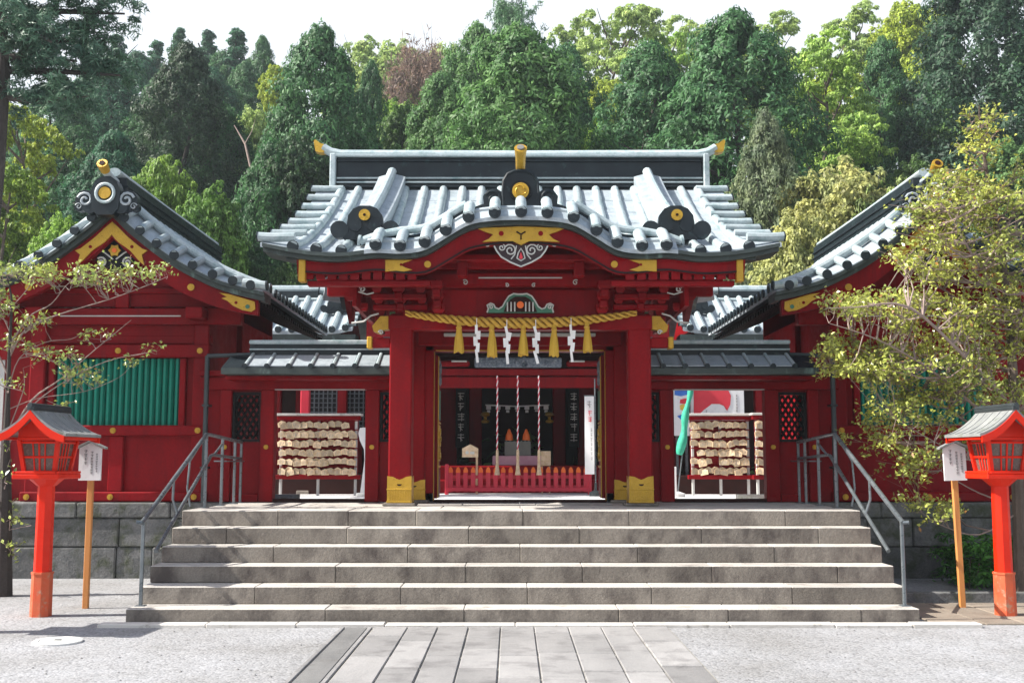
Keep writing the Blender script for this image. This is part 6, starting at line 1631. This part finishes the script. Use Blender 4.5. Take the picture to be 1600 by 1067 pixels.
# ---- near trees: real branches, twigs and single leaves
def near_tree(name, label, root, skeleton, clusters, per, spread, L, W, col, seed, twig_mat, trunk_mat, grp=None):
    """skeleton: list of (points, radii); clusters: points that carry leaves, each joined by a twig to the nearest branch"""
    rg = np.random.default_rng(seed); q = random.Random(seed)
    o = thing(name, label, 'tree', root, grp)
    samples = []
    mbt = MB(); mbb = MB()
    for i, (pts, rad) in enumerate(skeleton):
        P = [Vector(p) for p in pts]
        # smooth the branch with a few in-between points
        F = []; RR = []
        for a in range(len(P) - 1):
            for k in range(4):
                t = k / 4; p0 = P[max(a - 1, 0)]; p1 = P[a]; p2 = P[a + 1]; p3 = P[min(a + 2, len(P) - 1)]
                F.append(.5 * ((2 * p1) + (p2 - p0) * t + (2 * p0 - 5 * p1 + 4 * p2 - p3) * t * t + (3 * p1 - p0 - 3 * p2 + p3) * t**3)); RR.append(rad[a] + (rad[a + 1] - rad[a]) * t)
        F.append(P[-1]); RR.append(rad[-1])
        (mbt if i == 0 else mbb).tube(F, RR if i == 0 else [x * .68 for x in RR], 8 if RR[0] > .03 else 6)
        samples += [(p, r) for p, r in zip(F, RR)]
    S = np.array([p for p, r in samples])
    CC = []; CN = []
    for c in clusters:
        c = Vector(c)
        d = np.linalg.norm(S - np.array(c), axis=1) + np.where(S[:, 2] > c.z, .35, 0); i = int(np.argmin(d)); b = samples[i][0]
        mid = b.lerp(c, .5) + Vector((q.uniform(-.05, .05), q.uniform(-.05, .05), q.uniform(-.08, .02)))
        r = min(.012, samples[i][1] * .8)
        mbb.tube([b, mid, c], [r, r * .7, r * .35], 5, cap=False)
        for k in range(3):
            e = c + Vector((q.gauss(0, spread), q.gauss(0, spread), q.gauss(.02, spread * .6))); mbb.tube([mid.lerp(c, q.uniform(.2, 1)), e], [r * .5, r * .25], 4, cap=False)
            n = max(1, per // 3); t = rg.uniform(.2, 1.1, n)[:, None]
            pos = np.array(c) * (1 - t) + np.array(e) * t + rg.normal(size=(n, 3)) * spread * .33
            CC.append(pos); CN.append(rg.normal(size=(n, 3)) * .8 + np.array([-.25, -.35, .6]))
    obj('trunk', mbt, trunk_mat, o); obj('branches', mbb, twig_mat, o)
    C = np.concatenate(CC); N = np.concatenate(CN)
    me = leaf_mesh('crown', C - np.array(root), N, L, W, NEARLEAF, rg)
    c = bpy.data.objects.new('crown', me); COL.objects.link(c); c.parent = o; c.color = (*col, 1)
    return o

# the olive leafy tree
YR = 12.3
def A(u, v, dy=0): return at(u, v, YR + dy)
tb = at(1592, 860, YR); tb.z = -.05
sk = [([tuple(tb), A(1590, 760), A(1586, 640, .1), A(1578, 520, .1), A(1566, 400, .1), A(1545, 290, .1), A(1532, 200, .05), A(1530, 165)], [.075, .068, .06, .05, .038, .025, .014, .006]),
      ([A(1588, 690), A(1530, 640, -.2), A(1450, 575, -.4), A(1370, 530, -.5), A(1295, 505, -.5)], [.035, .028, .02, .012, .005]),
      ([A(1586, 640, .1), A(1510, 560, -.6), A(1420, 480, -.8), A(1340, 480, -.8), A(1290, 482, -.8)], [.035, .028, .02, .012, .005]),
      ([A(1590, 700), A(1520, 665, .3), A(1440, 610, .3), A(1360, 570, .2), A(1285, 575, .2)], [.03, .024, .017, .01, .004]),
      ([A(1580, 560, .1), A(1510, 480, .4), A(1440, 430, .5), A(1390, 400, .5)], [.03, .024, .015, .006]),
      ([A(1572, 480, .1), A(1520, 400, -.3), A(1480, 330, -.4), A(1455, 300, -.4)], [.028, .02, .012, .005]),
      ([A(1578, 560, .1), A(1610, 460, -.4), A(1640, 380, -.5)], [.028, .02, .008]),
      ([A(1586, 660, .1), A(1640, 560, -.3), A(1700, 500, -.4)], [.03, .02, .008]),
      ([A(1590, 745), A(1530, 725, -.2), A(1460, 690, -.3), A(1400, 655, -.3)], [.02, .015, .01, .004]),
      ([A(1591, 790), A(1530, 770, .2), A(1470, 735, .3), A(1430, 700, .3)], [.018, .013, .008, .003]),
      ([A(1591, 800), A(1530, 835, -.1), A(1470, 820, -.1), A(1440, 800, -.1)], [.016, .012, .007, .003]),
      ([A(1560, 380, .1), A(1600, 300, .3), A(1620, 240, .3)], [.022, .014, .005])]
EL = [(1530, 225, 30, 62, 26), (1505, 320, 62, 48, 50), (1468, 300, 40, 38, 28), (1450, 350, 40, 30, 24), (1575, 320, 55, 62, 40), (1450, 405, 66, 42, 52), (1560, 420, 62, 52, 62), (1400, 478, 96, 24, 64), (1490, 500, 110, 40, 90), (1325, 478, 50, 14, 20), (1310, 545, 36, 24, 24),
      (1360, 570, 70, 28, 60), (1440, 585, 95, 44, 95), (1530, 590, 75, 52, 70), (1400, 650, 64, 26, 30), (1370, 690, 40, 14, 14), (1590, 500, 50, 60, 50), (1640, 420, 50, 90, 40), (1500, 670, 70, 30, 26), (1440, 725, 52, 32, 26), (1480, 800, 60, 20, 14), (1420, 790, 26, 12, 5), (1600, 640, 50, 40, 24)]
q = random.Random(4); cl = []
for (u, v, ru, rv, n) in EL:
    for _ in range(int(n * .70)):
        while True:
            x, z, y = q.uniform(-1, 1), q.uniform(-1, 1), q.uniform(-1, 1)
            if x * x + z * z + y * y <= 1: break
        cl.append(tuple(A(u + x * ru, v + z * rv, y * min(.85, ru * .011))))
near_tree('leafy_tree', 'olive green leafy tree with thin spire top in front of the screened hall', (tb.x, tb.y, 0), sk, cl, 36, .115, .056, .028, (.40, .44, .10), 8, TWIG, BARK)

# the sparse sapling
YR = 12.4
tb = at(6, 930, YR); tb.z = -.05
sk = [([tuple(tb), A(7, 800), A(9, 700), A(12, 620), A(15, 540), A(18, 470), A(10, 430)], [.10, .085, .05, .03, .02, .014, .006]),
      ([A(10, 690), A(50, 625), A(95, 592), A(150, 545), A(205, 500)], [.022, .017, .013, .008, .004]),
      ([A(10, 700), A(45, 640), A(95, 600), A(165, 565), A(235, 550)], [.018, .013, .010, .007, .003]),
      ([A(14, 560), A(40, 515), A(90, 492), A(170, 468), A(230, 446), A(262, 432)], [.018, .015, .012, .009, .006, .003]),
      ([A(15, 540), A(45, 495), A(80, 475), A(110, 440), A(150, 425)], [.014, .011, .008, .006, .003]),
      ([A(14, 590), A(-20, 520), A(-60, 470)], [.018, .012, .005]),
      ([A(13, 610), A(30, 560), A(70, 535), A(110, 530), A(128, 520)], [.012, .009, .006, .005, .003]),
      ([A(10, 680), A(35, 615), A(38, 590), A(36, 575)], [.012, .009, .005, .003]),
      ([A(18, 480), A(40, 455), A(60, 425)], [.010, .007, .003]),
      ([A(16, 520), A(-10, 460), A(-20, 420)], [.010, .007, .003]),
      ([A(12, 640), A(60, 622), A(130, 612), A(185, 590), A(205, 570)], [.010, .008, .006, .004, .002])]
cl = []; q = random.Random(14)
def CL(u, v, ru, rv, n, dy=.3):
    for _ in range(n): cl.append(tuple(A(u + q.uniform(-ru, ru), v + q.uniform(-rv, rv), q.uniform(-dy, dy))))
CL(25, 428, 34, 12, 22); CL(95, 428, 40, 13, 22); CL(160, 428, 45, 14, 24); CL(225, 425, 30, 9, 12); CL(55, 505, 20, 10, 9); CL(30, 535, 16, 10, 8); CL(70, 555, 16, 10, 5); CL(130, 585, 28, 16, 15)
CL(150, 525, 20, 8, 5); CL(205, 572, 8, 8, 3); CL(10, 470, 20, 14, 8); CL(15, 600, 14, 10, 3); CL(6, 760, 10, 60, 10, .12); CL(10, 840, 8, 40, 6, .1); CL(95, 560, 14, 10, 4); CL(98, 630, 8, 6, 2); CL(240, 548, 8, 4, 2); CL(-40, 470, 50, 40, 20)
near_tree('sapling', 'sparse thin sapling with few leaves reaching across the visible green slats', (tb.x, tb.y, 0), sk, cl, 14, .085, .056, .029, (.34, .42, .11), 9, TWIG, DBARK)

# fern-like shrub at the foot of the olive tree
rg = np.random.default_rng(31); n = 150
sx = rg.uniform(5.25, 6.9, n); sy = rg.uniform(12.6, 13.9, n); cc = np.stack([sx, sy, rg.uniform(.05, .55, n)], 1)
C, N = clumps_to_leaves(cc, rg.uniform(.10, .2, n), 50, rg, .6, up=1.0)
o = thing('shrub', 'bright green ferny shrub at the foot of the olive tree', 'shrub', (5.7, 13.2, 0))
me = leaf_mesh('foliage', C - np.array([5.7, 13.2, 0]), N, .085, .03, LEAF, rg)
c = bpy.data.objects.new('foliage', me); COL.objects.link(c); c.parent = o; c.color = (.09, .25, .05, 1)
mb = MB()
for k in range(14): x = 5.3 + k * .11; mb.tube([(x, 13.1 + .1 * math.sin(k), -.02), (x + .05, 13.15, .3), (x + .12, 13.2, .5)], [.012, .009, .004], 5)
obj('stem', mb, BARK, o)

# small stones lying on the gravel near the kerb
rgs = random.Random(12); mb = MB()
for k in range(190):
    x = rgs.uniform(-6.5, 6.5); y = rgs.uniform(6.9, 10.0)
    if -1.7 < x < 1.4: continue
    r_ = rgs.uniform(.006, .016); mb.add([(x + r_ * dx, y + r_ * dy, r_ * .6 * dz) for dx, dy, dz in ((1, 0, .2), (-.3, .9, .1), (-.8, -.6, .2), (0, 0, 1.3), (.3, -.8, .1))], [(0, 1, 3), (1, 2, 3), (2, 4, 3), (4, 0, 3)])
o = obj('gravel', mb, SLAB, None, smooth=False); tag(o, kind='stuff', label='loose pale pebbles scattered over the gravel')

# ---- the damp spring air in front of the wooded slope
mb = MB(); mb.box(-160, 160, -12, 215, -1.2, 62.0)
hz = obj('haze', mb, [], None, smooth=False); tag(hz, kind='stuff', label='thin pale haze over the wooded hillside')   # named haze
hm = bpy.data.materials.new('haze_air'); hm.use_nodes = True; nt = hm.node_tree
nt.nodes.remove(nt.nodes['Principled BSDF'])
pv_ = nt.nodes.new('ShaderNodeVolumePrincipled'); pv_.inputs['Color'].default_value = (.82, .93, 1.0, 1); pv_.inputs['Density'].default_value = 0.0007; pv_.inputs['Anisotropy'].default_value = 0.2
nt.links.new(pv_.outputs[0], nt.nodes['Material Output'].inputs['Volume']); hz.data.materials.append(hm)
